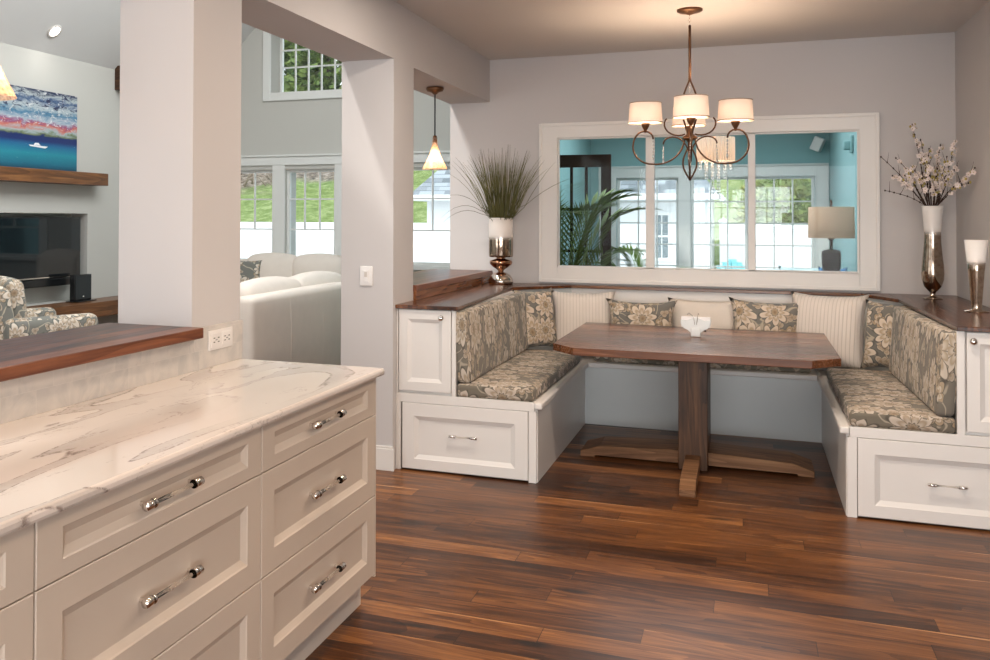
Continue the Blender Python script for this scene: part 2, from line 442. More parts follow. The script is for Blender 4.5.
def floral(name, sx=1.0, sy=1.0, bg=(.155, .145, .125), bg2=(.20, .185, .155), cr=(.62, .53, .43), tan=(.40, .30, .20), off=(0, 0), dense=.28):
    t = NT(name)
    uv = t.n('ShaderNodeMapping', None, Vector=t.coord('UV'), Location=(off[0], off[1], 0), Scale=(sx, sy, 1)).outputs[0]
    wob = t.vm('SCALE', t.vm('SUBTRACT', t.n('ShaderNodeTexNoise', None, Vector=uv, Scale=9.0, Detail=2.0).outputs[1], (.5, .5, .5)))
    wob.node.inputs[3].default_value = .035
    p = t.vm('ADD', uv, wob); pz = t.sep(p); p = t.comb(pz[0], pz[1], 0.0)
    base = t.mix(t.noise(p, 11, 3), bg, bg2)
    c = base
    # scrolls of stem
    n = t.noise(p, 7.5, 1, .4, .8)
    st = t.ma('SUBTRACT', 1.0, t.sm(.010, .028, t.ma('ABSOLUTE', t.ma('SUBTRACT', n, .5))))
    c = t.mix(t.ma('MULTIPLY', st, .75), c, (cr[0] * .85, cr[1] * .85, cr[2] * .8))
    def flowers(c, scale, rad, petals, thr, col, seed, ringc):
        pp = t.vm('ADD', p, (seed, seed * .7, 0))
        v = t.n('ShaderNodeTexVoronoi', {'voronoi_dimensions': '2D'}, Vector=pp, Scale=scale, Randomness=.8).outputs
        d = t.vm('SUBTRACT', pp, v['Position']); z = t.sep(d)
        r = t.vm('LENGTH', t.comb(z[0], z[1], 0.0)); a = t.ma('ARCTAN2', z[1], z[0])
        rc = t.sep(v['Color'])
        aa = t.ma('ADD', a, t.ma('MULTIPLY', rc[0], 6.28))
        pet = t.ma('ABSOLUTE', t.ma('COSINE', t.ma('MULTIPLY', aa, petals / 2)))
        Rr = t.ma('MULTIPLY', t.ma('MULTIPLY_ADD', pet, .42, .60), t.ma('MULTIPLY_ADD', rc[2], rad * .4, rad * .75))
        q = t.ma('DIVIDE', r, Rr)
        on = t.ma('GREATER_THAN', rc[1], thr)
        m = t.ma('MULTIPLY', t.ma('SUBTRACT', 1.0, t.sm(.93, 1.0, q)), on)
        out = t.ma('MULTIPLY', t.ma('SUBTRACT', 1.0, t.sm(1.05, 1.15, q)), on)
        c = t.mix(t.ma('MULTIPLY', out, .55), c, (bg[0] * .45, bg[1] * .45, bg[2] * .45))
        fc = t.ramp(q, [(0.0, (tan[0] * .55, tan[1] * .5, tan[2] * .45)), (.22, tan), (.27, (bg[0] * .7, bg[1] * .7, bg[2] * .7)), (.33, col), (.60, ringc), (.66, (col[0] * .8, col[1] * .78, col[2] * .75)), (.72, col), (1.0, (col[0] * 1.08, col[1] * 1.08, col[2] * 1.08))])
        vein = t.ma('MULTIPLY', t.ma('LESS_THAN', pet, .16), t.ma('GREATER_THAN', q, .3))
        fc = t.mix(t.ma('MULTIPLY', vein, .7), fc, (bg[0] * .9, bg[1] * .85, bg[2] * .8))
        return t.mix(m, c, fc)
    c = flowers(c, 15.0, .028, 3, .45, (cr[0] * .72, cr[1] * .70, cr[2] * .68), 3.7, tan)
    c = flowers(c, 10.0, .043, 5, .55, tan, 9.1, cr)
    c = flowers(c, 5.0, .10, 9, dense, cr, 1.3, tan)
    wv = t.noise(t.vm('MULTIPLY', t.coord('UV'), (600, 600, 1)), 1.0, 1)
    t.P(Base_Color=c, Roughness=.9, Specular_IOR_Level=.15, Sheen_Weight=.1)
    t.bump(wv, .25, .002); return t.m
M['fl_seat'] = floral('floral_upholstery_seat', 1.0, 1.15, (.14, .125, .10), (.20, .175, .135), (.50, .43, .355), (.34, .265, .185))
M['fl_back'] = floral('floral_upholstery_back', 1.25, .72, (.14, .125, .105), (.20, .18, .145), (.50, .435, .36), (.34, .27, .19), (.3, .2), .12)
M['fl_backr'] = floral('floral_upholstery_back_right', 1.25, .66, (.155, .14, .12), (.20, .18, .145), (.52, .455, .375), (.37, .295, .205), (.7, .5), .08)
M['fl_pil'] = floral('floral_pillow_grey', .85, .85, (.165, .16, .145), (.19, .18, .16), (.62, .54, .44), (.40, .31, .21), (.12, .33), .22)
M['fl_chair'] = floral('floral_armchair_fabric', .8, .8, (.16, .162, .145), (.205, .205, .18), (.62, .55, .46), (.38, .29, .20), (.4, .1), .2)
M['fl_pil2'] = floral('floral_pillow_grey_variant', .85, .85, (.165, .16, .145), (.20, .19, .17), (.62, .53, .43), (.42, .32, .21), (.71, .94), .10)
def stripe_mat():
    t = NT('cream_corded_stripe'); u = t.sep(t.coord('UV'))
    s = t.ma('FRACT', t.ma('MULTIPLY', u[0], 42.0)); k = t.sm(.35, .5, t.ma('ABSOLUTE', t.ma('SUBTRACT', s, .5)))
    c = t.mix(k, (.72, .66, .60), (.55, .50, .44))
    t.P(Base_Color=c, Roughness=.9, Specular_IOR_Level=.2); t.bump(t.ma('SUBTRACT', 1.0, k), .5, .004); return t.m
M['stripe'] = stripe_mat()
def mercury(name, z0, z1, top=(.80, .74, .69)):
    """frosted white glass above, mirrored brown below; zone from z0 (mirror) to z1 (white) in object space"""
    t = NT(name); o = t.sep(t.coord('Object'))
    n = t.noise(t.coord('Object'), 40, 4)
    k = t.sm(z0, z1, t.ma('ADD', o[2], t.ma('MULTIPLY_ADD', n, .012, -.006)))
    c = t.mix(k, t.mix(t.sm(.4, .7, n), (.42, .34, .27), (.30, .22, .16)), top)
    t.P(Base_Color=c, Metallic=t.ma('SUBTRACT', 1.0, k), Roughness=t.ma('MULTIPLY_ADD', k, .35, .07)); return t.m
def painting_mat():
    t = NT('sea_and_sunset_paint'); o = t.sep(t.coord('Object')); v = t.coord('Object')
    h = t.ma('DIVIDE', o[2], .82)
    n = t.noise(t.vm('MULTIPLY', v, (1, 2.0, 7)), 1.6, 6, .7, .8)
    amp = t.sm(.40, .5, h)
    hh = t.ma('ADD', h, t.ma('MULTIPLY', t.ma('SUBTRACT', n, .5), t.ma('MULTIPLY_ADD', amp, .30, .04)))
    c = t.ramp(hh, [(0.0, (.004, .04, .08)), (.07, (.006, .12, .19)), (.20, (.012, .22, .29)), (.31, (.006, .10, .24)), (.36, (.005, .02, .12)), (.42, (.006, .02, .11)), (.435, (.13, .17, .07)), (.48, (.33, .40, .42)), (.54, (.50, .14, .10)), (.58, (.24, .06, .16)), (.63, (.36, .42, .48)), (.70, (.03, .16, .28)), (.78, (.40, .46, .48)), (.86, (.012, .06, .17)), (.93, (.38, .43, .44)), (1.0, (.01, .02, .07))])
    m = t.noise(t.vm('MULTIPLY', v, (1, 4, 9)), 2.6, 6, .7, 1.5)
    c = t.mix(t.ma('MULTIPLY', t.sm(.56, .62, m), t.sm(.46, .6, h)), c, (.60, .62, .62))
    m2 = t.noise(t.vm('MULTIPLY', v, (1, 3, 8)), 2.1, 5, .7, 2.0)
    c = t.mix(t.ma('MULTIPLY', t.sm(.55, .61, m2), t.sm(.62, .8, h)), c, (.006, .015, .06))
    w = t.noise(t.vm('MULTIPLY', v, (1, 5, 26)), 3.0, 4, .7)
    c = t.mix(t.ma('MULTIPLY', t.sm(.66, .72, w), t.ma('SUBTRACT', 1.0, t.sm(.3, .36, h))), c, (.25, .42, .45))
    t.P(Base_Color=c, Roughness=.4); t.bump(m, .3, .005); return t.m
M['paint'] = painting_mat()
def grass_mat():
    t = NT('hillside_grass'); o = t.coord('Object')
    n = t.noise(o, 2.6, 6, .8); n2 = t.noise(o, .5, 4); z = t.sep(o)
    c = t.ramp(n, [(.32, (.12, .17, .045)), (.5, (.24, .31, .10)), (.68, (.46, .50, .24))])
    d = t.ramp(t.noise(o, 3.5, 6, .75), [(.35, (.07, .05, .035)), (.5, (.26, .20, .15)), (.65, (.55, .46, .38))])
    k = t.sm(-.15, .25, t.ma('ADD', t.ma('MULTIPLY_ADD', z[0], -.2, -6.17), t.ma('ADD', z[2], t.ma('MULTIPLY_ADD', n2, 1.6, -.8))))
    t.P(Base_Color=t.mix(k, c, d), Roughness=1.0, Specular_IOR_Level=.1); t.bump(n, .8, .2); return t.m
M['grass'] = grass_mat()
def leaf_mat(name, a, b):
    t = NT(name); o = t.coord('Object')
    c = t.mix(t.sm(.35, .65, t.noise(o, 1.7, 4, .7)), a, b)
    t.P(Base_Color=c, Roughness=.6, Specular_IOR_Level=.3); return t.m
M['leaf1'] = leaf_mat('dark_conifer_foliage', (.035, .085, .025), (.26, .34, .09))
M['leaf2'] = leaf_mat('yellow_green_hedge_foliage', (.16, .25, .05), (.45, .48, .14))
M['blade'] = leaf_mat('grass_blade', (.05, .055, .015), (.26, .24, .09))
def roof_mat():
    t = NT('grey_roof_shingle'); o = t.sep(t.coord('Object'))
    q = t.ma('DIVIDE', o[2], .10); row = t.ma('FLOOR', q)
    w = t.n('ShaderNodeTexWhiteNoise', {'noise_dimensions': '2D'}, Vector=t.comb(row, t.ma('FLOOR', t.ma('MULTIPLY_ADD', row, .5, t.ma('MULTIPLY', o[0], 3.3))))).outputs[0]
    c = t.ramp(w, [(0, (.16, .18, .19)), (.5, (.26, .28, .30)), (1, (.40, .43, .45))])
    c = t.mix(t.ma('MULTIPLY', t.ma('LESS_THAN', t.ma('FRACT', q), .15), .6), c, (.08, .09, .10))
    t.P(Base_Color=c, Roughness=.9); return t.m
M['roof'] = roof_mat()
M['patio'] = plain('pale_paving', (.62, .62, .60), .9, var=.1, vscale=2)

# ------------------------------------------------------------------ room shell
XW, XB = -1.970, -2.308          # faces of the thick left wall
CH = 2.81                       # ceiling height
HB = 2.462                      # header underside
struct(MB().box(-7.3, 3.7, -2.7, 13.4, -.08, 0), 'floor', M['floor'], 'dark walnut plank floor running across the room', 'floor')
struct(MB().box(XB, 3.7, -2.7, 7.72, CH, CH + .12), 'ceiling', M['ceil'], 'flat painted ceiling over the breakfast nook', 'ceiling')
w = MB()
w.box(XB, XW, 3.116, 3.485, 0, HB); w.box(XB, XW, 5.325, 5.69, 0, HB); w.box(XB, XW, 7.60, 7.72, 0, HB)
w.box(XB, XW, -2.7, 7.72, HB, 3.9)
w.box(XB, XW, -2.7, 3.116, 0, 1.045); w.box(XB, XW, 5.69, 7.60, 0, 1.04)
struct(w, 'wall_left', M['wall'], 'thick warm grey wall with square columns and pass-through openings', 'wall')
def walled(mb, x0, x1, z0, z1, y0, y1, ops, P=lambda u, v, w: (u, v, w)):
    xs = sorted({x0, x1, *[o[0] for o in ops], *[o[1] for o in ops]}); zs = sorted({z0, z1, *[o[2] for o in ops], *[o[3] for o in ops]})
    for a, b in zip(xs, xs[1:]):
        for c, d in zip(zs, zs[1:]):
            mx, mz = (a + b) / 2, (c + d) / 2
            if any(o[0] < mx < o[1] and o[2] < mz < o[3] for o in ops): continue
            vs = [P(x, y, z) for z in (c, d) for y in (y0, y1) for x in (a, b)]
            mb.add(vs, [(0, 1, 3, 2), (4, 5, 7, 6), (0, 1, 5, 4), (2, 3, 7, 6), (0, 2, 6, 4), (1, 3, 7, 5)])
    return mb
W1 = (-1.412, .742, 1.122, 2.150)     # interior window opening
struct(walled(MB(), XW, 1.46, 0, CH, 7.6, 7.72, [(W1[0] - .02, W1[1] + .05, W1[2] - .03, W1[3] + .02)]), 'wall_back', M['wall'], 'back wall of the nook around the wide interior window', 'wall')
struct(MB().box(1.34, 1.46, 5.30, 7.72, 0, CH), 'wall_right', M['wall'], 'right wall of the nook beside the tall vases', 'wall')
w = MB().box(1.46, 3.7, 5.30, 5.42, 0, CH).box(3.6, 3.7, -2.7, 5.42, 0, CH)
struct(w, 'wall_kitchen_side', plain('low_bounce_taupe', (.20, .17, .145), .7), 'kitchen side wall out of the picture to the right', 'wall')  # unseen wall kept dark to cut light bouncing off it
struct(walled(MB(), XB, 3.7, 0, CH, -2.7, -2.58, [(-1.9, 3.5, .12, 2.5)]), 'wall_kitchen_rear', M['wall'], 'kitchen rear wall behind the viewer, its opening widened for light', 'wall')
# nook window: casing, mullions, panes
wr = thing('window_1', 'wide white framed interior window with three panes above the banquette', 'window', (-.35, 7.6, 1.0), kind='structure')
cs = MB(); yo, yi = 7.572, 7.6
o, i = (-1.557, .869, 1.003, 2.267), W1
def frame(mb, o, i, y0, y1):
    mb.box(o[0], i[0], y0, y1, o[2], o[3]); mb.box(i[1], o[1], y0, y1, o[2], o[3])
    mb.box(i[0], i[1], y0, y1, o[2], i[2]); mb.box(i[0], i[1], y0, y1, i[3], o[3])
    return mb
frame(cs, (o[0] + .02, o[1] - .02, o[2] + .02, o[3] - .02), i, 7.578, 7.640)
frame(cs, o, (o[0] + .024, o[1] - .024, o[2] + .024, o[3] - .024), 7.566, 7.60)
frame(cs, i, (i[0] + .012, i[1] - .012, i[2] + .012, i[3] - .012), 7.60, 7.63)
part(cs, 'casing', M['trim'], wr, bev=.003)
mx = [(-.733, -.669), (.002, .053)]
for a, b in mx: part(MB().box(a, b, 7.600, 7.640, W1[2] + .001, W1[3] - .001), 'mullion', M['trim'], wr, bev=.003)
edges = [W1[0], mx[0][0], mx[0][1], mx[1][0], mx[1][1], W1[1]]
for a, b in zip(edges[::2], edges[1::2]): part(MB().box(a + .008, b - .004 if b != W1[1] else b - .008, 7.628, 7.632, W1[2] + .008, W1[3] - .008), 'pane', M['glassin'], wr)
# baseboard on the column
b = MB().box(XB - .012, XW + .012, 5.311, 5.325, 0, .13).box(XB - .008, XW + .008, 5.316, 5.325, .13, .145)
struct(b, 'baseboard_left', M['trim'], 'white baseboard at the foot of the square column', 'baseboard', .003)

# ---- living room shell
YF = 11.0
LW = [(-6.62, -5.742, .93, 2.135), (-5.562, -4.858, .93, 2.135), (-4.12, -3.05, .93, 2.135), (-5.775, -4.76, 3.136, 3.96)]
w = walled(MB(), -7.1, XB, 0, 4.1, YF, 11.32, LW)
w.prism([(-7.1, 4.1), (XB, 4.1), (XB, 4.4), (-4.5, 5.62), (-7.1, 4.4)], YF, 11.32, lambda u, v, y: (u, y, v))
struct(w, 'wall_living_far', M['wall_liv'], 'far living room wall with a row of windows', 'wall')
w = walled(MB(), 1.0, 11.32, 0, 3.35, 0, -.3, [(6.9, 8.62, .60, 1.548)], lambda u, d, z: (-6.8 + d, u, z))
w.box(-7.1, -7.02, 6.9, 8.62, .6, 1.548)
struct(w, 'wall_living_left', M['wall_liv'], 'television wall with a recessed niche in the living room', 'wall')
struct(walled(MB(), -7.1, XB, 0, 5.6, .88, 1.0, [(-6.3, -3.1, .5, 2.6)]), 'wall_living_front', M['wall_liv'], 'front living room wall outside the picture', 'wall')  # opening added so the lamp outside can shine in
w = MB().prism([(-7.1, 2.917), (-4.5, 5.517), (-4.5, 5.66), (-7.1, 3.06)], .88, 11.32, lambda u, v, y: (u, y, v))
w = walled(w, .88, 11.32, 0, 2.194, 0, .12, [(3.2, 9.0, .35, 1.75)], lambda y, d, t: (-4.5 + t, y, 5.517 - t + d))  # opening added in the hidden slope for the overhead lamp
struct(w, 'ceiling_living', M['ceil_liv'], 'vaulted white ceiling of the living room', 'ceiling')
t_ = MB().box(-6.8, XB, YF - .025, YF, 2.191, 2.30).box(-6.8, XB, YF - .045, YF, 2.30, 2.325)
struct(t_, 'trim_1', M['trimcool'], 'long white head trim above the living room windows', 'trim', .004)
def sash_window(n, label, op, yg, cols, rails, casing, mat, lower_open=True):
    x0, x1, z0, z1 = op
    r = thing('window_%d' % n, label, 'window', ((x0 + x1) / 2, yg, z0), kind='structure')
    fr = MB(); frame(fr, (x0, x1, z0, z1), (x0 + .035, x1 - .035, z0 + .04, z1 - .035), yg - .03, yg + .03)
    if casing: frame(fr, (x0 - casing, x1 + casing, z0 - casing, z1 + casing * .5), (x0, x1, z0, z1), YF - .02, YF)
    part(fr, 'frame', mat, r, bev=.003)
    part(MB().box(x0 + .03, x1 - .03, yg - .003, yg + .003, z0 + .03, z1 - .03), 'pane', M['glass'], r)
    mu = MB()
    for z in rails: mu.box(x0 + .035, x1 - .035, yg - .014, yg + .014, z - .009, z + .009)
    zb = rails[0] if lower_open else z0
    for k in range(1, cols): x = x0 + .035 + (x1 - x0 - .07) * k / cols; mu.box(x - .009, x + .009, yg - .012, yg + .012, zb, z1 - .035)
    part(mu, 'muntins', mat, r)
    return r
sash_window(2, 'left living room window with muntins over the far sofa', LW[0], 11.08, 3, [1.36, 1.752], .0, M['trimcool'])
sash_window(3, 'middle living room window with a six-pane upper sash', LW[1], 11.08, 3, [1.36, 1.752], .0, M['trimcool'])
sash_window(4, 'living room window seen through the opening beside the pendant', LW[2], 11.08, 2, [1.36, 1.752], .0, M['trimcool'])
sash_window(5, 'small high window in the gable wall with trees behind', LW[3], 11.27, 5, [3.5, 3.73], .0, M['trimcool'], False)
cz = MB(); frame(cz, (-5.884, -4.65, 3.03, 4.06), LW[3], YF - .03, YF)
struct(cz, 'trim_2', M['trimcool'], 'white casing around the small high window', 'trim', .004)
cz = MB()
for a, bb in ((-6.8, -6.62), (-5.742, -5.562), (-4.858, -4.70), (-4.27, -4.12), (-3.05, -2.90)): cz.box(a, bb, YF - .02, YF, .80, 2.191)
cz.box(-6.8, -2.9, YF - .05, YF, .88, .93)
struct(cz, 'trim_3', M['trimcool'], 'white casings and sill between the living room windows', 'trim', .004)

# ---- sunroom shell
YS = 13.0
wins = [(-1.63, -.84), (-.69, .0), (.06, .775)]
struct(MB().box(-2.306, -1.97, 7.72, YS + .2, 0, 2.85), 'wall_sunroom_left', M['teal'], 'left teal wall of the sunroom', 'wall')
struct(MB().box(.945, 1.1, 7.72, YS + .2, 0, 2.85), 'wall_sunroom_right', M['teal'], 'right teal wall of the sunroom', 'wall')
struct(walled(MB(), -1.97, .945, 0, 2.85, YS, YS + .2, [(a, bb, .15, 2.06) for a, bb in wins]), 'wall_sunroom_far', M['teal'], 'far teal wall of the sunroom', 'wall')
struct(walled(MB(), -2.306, 1.1, 7.72, YS + .2, 2.85, 2.95, [(-1.5, .5, 8.6, 11.8)], lambda u, d, z: (u, z, d)), 'ceiling_sunroom', M['ceil_liv'], 'white ceiling of the sunroom', 'ceiling')  # ceiling opening added for the overhead lamp
cz = MB()
cz.box(-1.86, .93, YS - .03, YS, 2.06, 2.20).box(-1.86, .93, YS - .05, YS, 2.185, 2.21)
for a, bb in ((-1.86, -1.63), (-.84, -.69), (.0, .06), (.775, .93)): cz.box(a, bb, YS - .03, YS, 0, 2.06)
cz.box(-1.86, .93, YS - .03, YS, 0, .15)
struct(cz, 'trim_4', M['trimcool'], 'white casing around the three sunroom windows', 'trim', .004)
for k, (a, bb) in enumerate(wins):
    lab = ['left sunroom window with the shingled roof behind', 'middle sunroom window with the turquoise chair behind', 'right sunroom window with the green hedge behind'][k]
    sash_window(6 + k, lab, (a, bb, .15, 2.06), YS + .08, 3, [.90, 1.18, 1.46, 1.74], 0, M['trimcool'], False)

# unseen kitchen window behind the viewer, widened to let in more light
r = thing('window_9', 'kitchen window behind the viewer, outside the picture, widened for light', 'window', (.55, -2.62, .95), kind='structure')
fr = MB(); frame(fr, (-1.9, 3.5, .12, 2.5), (-1.83, 3.43, .2, 2.43), -2.66, -2.6)
for k in range(1, 9): fr.box(-1.9 + k * .6 - .015, -1.9 + k * .6 + .015, -2.65, -2.61, .2, 2.43)
for z in (.75, 1.3, 1.85): fr.box(-1.83, 3.43, -2.65, -2.61, z - .015, z + .015)
part(fr, 'frame', M['trim'], r)

# ------------------------------------------------------------------ kitchen drawer base
XF = -1.365
def Px(u, v, w): return (XF + w, u, v)
def Py(y0): return lambda u, v, w: (u, y0 - w, v)
def handle(drawer, P, u, v, half=.10, rad=.0115, so=.034):
    for s in (-1, 1):
        m = MB()
        m.cyl(P(u + s * half, v, 0), P(u + s * half, v, so), .006, .006, 12)
        m.cyl(P(u + s * half, v, 0), P(u + s * half, v, .004), .011, .009, 14)
        m.cyl(P(u + s * (half - .018), v, so), P(u + s * (half + .018), v, so), rad, rad, 16)
        m.cyl(P(u + s * (half - .018), v, so), P(u + s * (half - .012), v, so), rad * 1.1, rad * 1.1, 16)
        part(m, 'handle_mount', M['nickel'], drawer, 'polished nickel end mount')
    part(MB().cyl(P(u - half + .012, v, so), P(u + half - .012, v, so), rad * .5, rad * .5, 12), 'handle_bar', M['acrylic'], drawer, 'clear acrylic bar')
units = [(2.516, 3.442, 'cream kitchen drawer cabinet at the far end of the counter'), (1.551, 2.513, 'middle cream kitchen drawer cabinet, widest in view'), (.62, 1.548, 'cream kitchen drawer cabinet cut off at the left edge')]
rows = [(.742, .886, .037), (.429, .739, .068), (.126, .426, .068)]
for y0, y1, lab in units:
    c = thing('drawer_cabinet', lab, 'cabinet', ((XW + XF) / 2, (y0 + y1) / 2, 0), group='kitchen drawer cabinets')
    part(MB().box(XW + .004, XF - .001, y0, y1, .115, .889), 'body', M['cabk'], c)
    part(MB().box(XW + .004, -1.404, y0, y1, 0, .115), 'toe_kick', M['toe'], c)
    if y1 > 3: part(MB().box(XW + .004, XF + .02, y1, y1 + .008, .115, .889), 'end_panel', M['cabk'], c)
    for z0, z1, rt in rows:
        d = part(MB().panel(Px, y0 + .0015, y1 - .0015, z0, z1, .08, rt, rt, .02, .012, .022), 'drawer', M['cabk'], c)
        handle(d, Px, (y0 + y1) / 2, (z0 + z1) / 2, .105)
m = MB().box(XW + .001, -1.318, .5, 3.478, .890, .918)
single(m, 'countertop', M['marble'], 'white veined quartz countertop over the kitchen drawers', 'countertop', bev=.009)
m = MB().box(XW, XW + .014, .5, 3.116, .9185, 1.044).box(XW, XW + .014, 3.116, 3.485, .9185, 1.078)
single(m, 'backsplash', M['tile'], 'low stone tile backsplash behind the quartz counter', 'backsplash', bev=.002, loc=(0, 0, 0))
single(MB().box(-2.352, -1.915, .4, 3.114, 1.046, 1.086), 'bar_top', M['bar'], 'dark red walnut bar top ending at the near column', 'bar top', bev=.004)
# outlet
o = thing('wall_outlet', 'white double outlet on the backsplash under the near column', 'outlet', (XW + .012, 3.303, .975))
m = MB().rbox(XW + .012, XW + .019, 3.212, 3.394, .982, 1.060, .003)
part(m, 'cover_plate', M['plastic'], o)
for yy in (3.262, 3.344):
    s = part(MB().rbox(XW + .018, XW + .0215, yy - .034, yy + .034, .994, 1.048, .002), 'socket', M['plastic'], o)
    q = MB()
    for k in (-1, 1):
        for dz in (-.008, .008): q.box(XW + .0214, XW + .0222, yy + k * .016 - .006, yy + k * .016 + .006, 1.021 + dz - .0018, 1.021 + dz + .0018)
        q.box(XW + .0214, XW + .0222, yy + k * .004 - .002, yy + k * .004 + .002, 1.019, 1.023)
    part(q, 'slots', M['slot'], s, 'dark plug slots')
o = thing('light_switch', 'white light switch with dimmer on the square column', 'light switch', (-2.141, 5.325, 1.096))
part(MB().rbox(-2.182, -2.100, 5.317, 5.325, 1.096, 1.214, .004), 'cover_plate', M['plastic'], o)
part(MB().rbox(-2.157, -2.125, 5.311, 5.319, 1.120, 1.190, .002), 'rocker', M['plastic'], o)
part(MB().box(-2.150, -2.132, 5.309, 5.313, 1.150, 1.180), 'dimmer_slide', M['toe'], o)

# ------------------------------------------------------------------ banquette
YB = 5.38
def bench_side(sx):
    L = sx < 0
    lab = 'left banquette bench with paneled door and front drawer' if L else 'right banquette bench with paneled door and front drawer'
    xi, xo = (-1.12, XW) if L else (.465, 1.34)
    g = .012
    b = thing('banquette_bench', lab, 'bench', ((xi + xo) / 2, 6.4, 0), group='built-in banquette benches')
    a0, a1 = sorted((xi, xo))
    m = MB().box(a0 + .002, a1 - .002, YB + .02, 7.59, .012, .419)
    yb0 = YB
    # face frame
    st = .045
    m.box(*sorted((xi, xi + sx * st)), yb0, YB + .02, .0, .405)
    m.box(*((a0 + .002, xi - .012) if L else (xi + .012, a1 - .002)), yb0, YB + .02, .405, .457)
    m.box(*sorted((xo - sx * .002, xo - sx * .03)), yb0, YB + .02, .0, .405)
    part(m, 'body', M['cab'], b, bev=.002)
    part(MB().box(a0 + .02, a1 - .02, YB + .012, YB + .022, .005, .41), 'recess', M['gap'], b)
    # seat board with nosing
    x0, x1 = sorted((xi - sx * .034, xi + sx * .45))
    part(MB().box(x0, x1, YB + .0205, 7.07, .420, .4555), 'seat_board', M['cab'], b, bev=.008)
    part(MB().box(*sorted((xi - sx * .034, xi + sx * .010)), YB - .012, YB + .03, .420, .4555), 'nosing_end', M['cab'], b, bev=.008)
    # side panel facing the table
    part(MB().box(*sorted((xi, xi - sx * .004)), YB + .02, 7.1, .0, .425), 'side_panel', M['cab'] if L else M['cab'], b)
    # back box that carries the ledge
    xb = -1.625 if L else .985
    q0, q1 = sorted((xb, xo - sx * .002))
    m = MB().box(q0, q1, YB + .022, 7.59, .455, .962)
    m.box(*sorted((-1.597, -1.622) if L else (.948, .982)), YB, YB + .05, .455, .962)
    m.box(*sorted((xo - sx * .002, xo - sx * .012)), YB, YB + .022, .455, .962)
    part(m, 'back_cabinet', M['cab'], b, bev=.002)
    cp = [(-1.67, 7.14), (-1.655, 7.125), (-1.29, 7.535), (-1.29, 7.59), (-1.67, 7.59)] if L else [(.97, 7.10), (.945, 7.09), (.75, 7.535), (.75, 7.59), (.97, 7.59)]
    part(MB().prism(cp, .456, .962), 'corner_panel', M['panelblue'], b, 'pale grey angled corner panel')
    # drawer
    dx0, dx1 = (-1.928, -1.168) if L else (.513, 1.305)
    P = Py(YB + .016)
    d = part(MB().panel(P, dx0, dx1, .012, .402, .075, .075, .06, .02, .014, .026), 'drawer', M['cab'], b)
    handle(d, P, -1.549 if L else .905, .225 if L else .203, .066, .0085, .030)
    # door
    P = Py(YB + .018)
    dx0, dx1 = (-1.952, -1.626) if L else (.990, 1.326)
    d = part(MB().panel(P, dx0, dx1, .474, .958, .055, .055, .055, .02, .012, .022), 'door', M['cab'], b)
    kx = -1.683 if L else 1.016
    k = MB().cyl(P(kx, .915, .02), P(kx, .915, .03), .006, .006, 12)
    vs = P(kx, .915, .038); k.ball(vs, .0175, .013, .0175); k.cyl(P(kx, .915, .02), P(kx, .915, .024), .013, .012, 16)
    part(k, 'knob', M['nickel'], d, 'round glass and nickel knob')
    return b
bench_side(-1); bench_side(1)
b = thing('banquette_bench', 'rear banquette bench under the interior window', 'bench', (-.33, 7.3, 0), group='built-in banquette benches')
part(MB().box(-1.116, .461, 7.1, 7.59, 0, .425), 'body', M['panelblue'], b, 'pale grey bench front')
part(MB().box(-1.088, .433, 7.055, 7.52, .420, .4555), 'seat_board', M['cab'], b, bev=.008)
part(MB().box(-1.29, .75, 7.535, 7.59, .4565, .962), 'back_panel', M['cab'], b)
# wooden ledge on top
t_ = thing('wooden_ledge', 'walnut ledge running around the top of the banquette', 'ledge', (-.33, 7.5, .962))
part(MB().prism([(XW, 5.362), (-1.582, 5.362), (-1.66, 7.08), (-1.66, 7.597), (XW, 7.597)], .963, .986), 'ledge_board', M['ledge_y'], t_, bev=.003)
part(MB().prism([(-1.66, 7.08), (-1.29, 7.50), (-1.29, 7.597), (-1.66, 7.597)], .963, .986), 'corner_board', M['ledge_x'], t_, bev=.003)
part(MB().box(-1.29, .745, 7.50, 7.597, .963, .986), 'ledge_board', M['ledge_light'], t_, 'lighter walnut strip under the window', bev=.003)
part(MB().prism([(.745, 7.50), (.918, 7.07), (.918, 7.597), (.745, 7.597)], .963, .986), 'corner_board', M['ledge_x'], t_, bev=.003)
part(MB().prism([(.946, 5.362), (1.337, 5.362), (1.337, 7.597), (.918, 7.597), (.918, 7.07)], .963, .986), 'ledge_board', M['ledge_y'], t_, bev=.003)
t_ = thing('pass_through_bar', 'raised walnut bar in the opening beside the pendant light', 'bar top', (-2.12, 6.6, .987))
part(MB().box(XW, XW + .022, 5.692, 7.598, .987, 1.042), 'front_board', M['ledge_y'], t_, bev=.002)
part(MB().box(-2.45, XW + .026, 5.692, 7.598, 1.042, 1.082), 'bar_board', M['bar'], t_, bev=.004)

